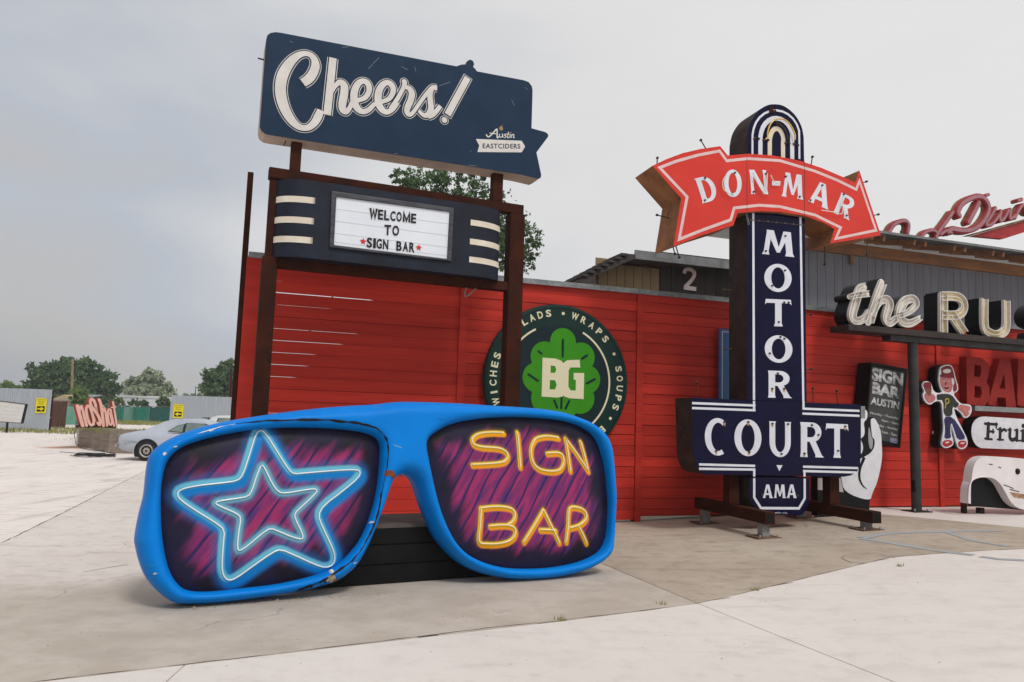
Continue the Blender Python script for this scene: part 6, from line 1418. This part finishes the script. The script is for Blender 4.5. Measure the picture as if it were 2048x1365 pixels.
bs = PNL.pxs(zn([(240, 735), (1050, 740)])); MB().box(bs[0][0], bs[1][0], .0, .15, -.05, .1).build('base_rail', RUSTD, nl)
# black hose heap by the wall
hs = thing('hose_coil', Matrix.Translation(gpx(196, 913)), 'heap of black hose lying by the retaining wall', 'hose'); HOSE = mat('black_rubber_hose', c8(38, 38, 40), c8(56, 54, 52), scale=10, rough=.6); rn = random.Random(8)
for k in range(6):
    R = rn.uniform(.3, .5); cx, cy = rn.uniform(-.2, .2), rn.uniform(-.15, .15); MB().tube([(cx + R * math.cos(t * .349) * 1.25, cy + R * math.sin(t * .349) * .8, .02 + .014 * k + .008 * math.sin(t)) for t in range(18)], .013, 6, True).build('hose_loop', HOSE, hs)
p0 = hs.matrix_world.translation; ln = [gpx(*p) - p0 for p in ((232, 911), (215, 905), (190, 903), (165, 898), (153, 890), (151, 884))]; ln = [(p.x, p.y, max(.03, p.z + .03)) for p in ln] + [((w0 - p0).x - .1, (w0 - p0).y - .1, .5), ((w0 - p0).x + .05, (w0 - p0).y - .1, .8)]
MB().tube(cat(ln, 4), .015, 6).build('hose_run', HOSE, hs)
for pp in ([(120, 905), (150, 908), (185, 914)], [(140, 912), (170, 916), (205, 915)]):
    MB().tube(cat([tuple(gpx(*p) - p0 + Vector((0, 0, .02))) for p in pp], 4), .011, 6).build('hose_run', HOSE, hs)
# ------------------------------------------------------------------ cars
def wheel(par, x, y, r, w, s):
    RUB = TYRE; wh = MB().lathe([(r * .62, -w / 2), (r * .86, -w / 2), (r * .97, -w * .42), (r, -w * .25), (r, w * .25), (r * .97, w * .42), (r * .86, w / 2), (r * .62, w / 2)], (x, y, r), 'y', 32).build('wheel', RUB, par)
    sg = -1 if s < 0 else 1
    MB().lathe([(0, 0), (r * .3, 0), (r * .5, sg * -.012), (r * .55, sg * .02), (r * .66, sg * .026), (r * .68, sg * .0), (r * .68, sg * -.1)], (x, y + sg * w * .42, r), 'y', 32).build('rim', RIM, wh, recalc=True)
    for k in range(8):
        t_ = k * math.pi / 4 + .2; MB().lathe([(0, sg * .004), (r * .075, sg * .004), (r * .075, -sg * .02)], (x + r * .37 * math.cos(t_), y + sg * (w * .42 - .004), r + r * .37 * math.sin(t_)), 'y', 10).build('rim_hole', BLACK, wh, recalc=True)
    MB().lathe([(0, sg * .03), (r * .09, sg * .03), (r * .12, -sg * .01)], (x, y + sg * w * .42, r), 'y', 12).build('hub_cap', DARKM, wh, recalc=True)
TYRE = mat('tyre_rubber', c8(40, 40, 42), rough=.8); RIM = mat('steel_rim', c8(176, 172, 166), c8(150, 146, 140), scale=10, rough=.4, metal=.3); GLASS = mat('car_glass', c8(120, 136, 130), rough=.08, spec=.8, c2=c8(96, 112, 108), scale=1.5)
TRIM = mat('black_window_trim', c8(26, 27, 30), rough=.4); CHROME = mat('dull_chrome', c8(170, 172, 174), rough=.2, metal=.9)
def car(name, label, M, paint, low, wheels, r, green, W, wins, lights):
    """low: lower body stations (x, z_bottom, z_belt, half width); green: (x, z) roof outline from rear to front"""
    t = thing(name, M, label, 'car', 'parked cars'); m = MB(); v = []; f = []
    NS = 12; st = []
    for (x, zb, zt, hw) in low:
        sec = [(-hw * .90, zb), (-hw * .98, zb + (zt - zb) * .18), (-hw, zb + (zt - zb) * .5), (-hw * .985, zb + (zt - zb) * .75), (-hw * .93, zt - .03), (-hw * .84, zt), (-hw * .4, zt + .025), (0, zt + .03)]
        sec = sec + [(-y, z) for y, z in sec[-2::-1]]; st.append([(x, y + W / 2, z) for y, z in sec])
    n = len(st[0])
    for s in st: v += s
    for i in range(len(st) - 1):
        for j in range(n - 1): a = i * n + j; f.append((a, a + 1, a + n + 1, a + n))
    f += [tuple(range(n)), tuple(range((len(st) - 1) * n, len(st) * n))[::-1]]
    bo = m.add(v, f, True).build('body', paint, t, recalc=True)
    for x in wheels:                                        # dark wheel openings with a lip
        for s in (-1, 1):
            y = W / 2 + s * (W / 2 * .995)
            MB().prism([(x + (r + .075) * math.cos(a), r + (r + .075) * math.sin(a)) for a in [math.radians(q) for q in range(-30, 211, 12)]], -y - .004 if s > 0 else -y - .004, -y + .006 if s < 0 else -y + .004).build('wheel_arch', TRIM, t)
            wheel(t, x, y + s * .015 - s * .09, r, .2, s)
    hw0, hw1 = W * .445, W * .33; gv = []
    for x, z, k in green: 
        hw = hw0 + (hw1 - hw0) * k; gv += [(x, W / 2 - hw, z), (x, W / 2 - hw * .6, z + .03 * k), (x, W / 2 + hw * .6, z + .03 * k), (x, W / 2 + hw, z)]
    gf = []
    for i in range(len(green) - 1):
        for j in range(3): a = i * 4 + j; gf.append((a, a + 1, a + 5, a + 4))
    N = len(green); gf += [tuple(4 * i for i in range(N)), tuple(4 * i + 3 for i in range(N))[::-1]]
    MB().add(gv, gf, True).build('roof', paint, t, recalc=True, smooth=False)
    zb_, zt_ = green[0][1], max(g[1] for g in green)
    for s in (-1, 1):
        for nm, poly in wins:
            def at(x, z, o): k = max(0, min(1, (z - zb_) / (zt_ - zb_))); return (x, W / 2 + s * (hw0 + (hw1 - hw0) * k + o), z)
            cx = sum(p[0] for p in poly) / len(poly); cz = sum(p[1] for p in poly) / len(poly)
            big = [(cx + (x - cx) * 1.06 + (.02 if x > cx else -.02), cz + (z - cz) * 1.12) for x, z in poly]; N2 = len(poly)
            MB().add([at(x, z, .008) for x, z in big], [tuple(range(N2))]).build('window_trim', TRIM, t, recalc=True); MB().add([at(x, z, .014) for x, z in poly], [tuple(range(N2))]).build('window', GLASS, t, recalc=True)
    for l in lights: MB().box(*l[:6]).build(l[6], l[7], t, bevel=.015)
    return t
SIL = mat('silver_blue_primer', c8(180, 187, 197), c8(170, 177, 188), scale=2, rough=.32, spec=.5); WCAR = mat('white_car_paint', c8(224, 224, 224), rough=.3, spec=.6); REDG = mat('red_lamp_lens', c8(150, 20, 24), rough=.2)
g0 = gpx(291, 922); wx = .97; MC = Matrix.Translation((g0.x, g0.y, -.01)) @ Matrix.Rotation(math.radians(4), 4, 'Z') @ Matrix.Translation((-wx, 0, 0))
car('coupe', 'silver grey vintage coupe with steel wheels parked behind the sunglasses', MC, SIL,
    [(.0, .50, .72, .70), (.04, .38, .78, .78), (.18, .31, .83, .84), (.45, .27, .89, .88), (.75, .25, .93, .905), (1.0, .24, .955, .915), (1.3, .23, .93, .915), (1.7, .22, .89, .905), (2.6, .22, .88, .90), (3.2, .22, .89, .90), (3.8, .24, .88, .90), (4.3, .27, .83, .87), (4.6, .34, .76, .82), (4.7, .45, .70, .74)], (wx, wx + 2.74), .315,
    [(.74, .90, .05), (1.0, 1.06, .5), (1.30, 1.225, .92), (1.55, 1.29, 1), (2.1, 1.32, 1), (2.5, 1.30, 1), (2.75, 1.22, .9), (3.05, 1.05, .5), (3.3, .89, .05)], 1.83,
    [('q', [(1.56, .955), (1.98, .93), (1.98, 1.17), (1.82, 1.13)]), ('s', [(2.06, .93), (2.98, .92), (2.72, 1.16), (2.60, 1.2), (2.06, 1.2)])],
    [(-.06, .03, .12, 1.71, .42, .5, 'bumper', CHROME), (-.02, .03, .2, .6, .56, .66, 'tail_lamp', REDG), (-.02, .03, 1.23, 1.63, .56, .66, 'tail_lamp', REDG), (.3, .34, -.005, .02, .50, .52, 'side_marker', CHROME)])
cpe = [o for o in SC.objects if o.name.startswith('coupe')][0]
for x0_, z0_, x1_, z1_ in ((2.02, .30, 2.02, .9), (2.02, .30, 3.2, .28), (.2, .60, .85, .585)): MB().bar((x0_, .008, z0_), (x1_, .008, z1_), .012, .02).build('body_seam', TRIM if x0_ > 1 else CHROME, cpe)
MB().tube([(wx - .39 * math.cos(a), -.004, .315 + .39 * math.sin(a)) for a in [math.radians(q) for q in range(-20, 201, 10)]], .014, 6).build('wheel_lip', SIL, cpe)
g1 = far(403, 860, 30); g1.z = -.01
car('white_car', 'white car with red tail lamp mostly hidden behind the silver coupe', Matrix.Translation(g1) @ Matrix.Rotation(math.radians(12), 4, 'Z'), WCAR,
    [(.0, .5, .9, .72), (.06, .35, 1.0, .80), (.3, .28, 1.05, .86), (.9, .25, 1.05, .89), (2.2, .22, .98, .89), (3.3, .22, .96, .89), (4.0, .26, .88, .86), (4.4, .4, .74, .74)], (.85, 3.5), .32,
    [(.05, 1.0, .1), (.12, 1.3, .9), (.5, 1.42, 1), (1.6, 1.46, 1), (2.4, 1.40, .95), (3.2, .97, .05)], 1.78, [('s', [(.5, 1.08), (1.5, 1.05), (1.5, 1.34), (.6, 1.34)]), ('s', [(1.58, 1.05), (2.7, 1.02), (2.3, 1.3), (1.58, 1.34)])],
    [(-.03, .1, .02, .3, .86, 1.12, 'tail_lamp', REDG), (-.03, .1, 1.48, 1.76, .86, 1.12, 'tail_lamp', REDG), (-.08, .04, .1, 1.68, .38, .55, 'bumper', WCAR), (-.05, .25, .2, 1.58, 1.33, 1.36, 'spoiler', TRIM)])
# ------------------------------------------------------------------ thin humid air over the lot
hm = bpy.data.materials.new('humid_air'); hm.use_nodes = True; ht_ = hm.node_tree; ht_.nodes.clear()
ho = ht_.nodes.new('ShaderNodeOutputMaterial'); hv = ht_.nodes.new('ShaderNodeVolumePrincipled'); hv.inputs['Color'].default_value = (.80, .84, .88, 1); hv.inputs['Density'].default_value = .0008; hv.inputs['Anisotropy'].default_value = .2
ht_.links.new(hv.outputs[0], ho.inputs['Volume'])
MB().box(-260, 260, -60, 260, -1.4, 16).build('haze', hm, kind='stuff', label='thin pale humid air softening the far trees and fences', category='haze')
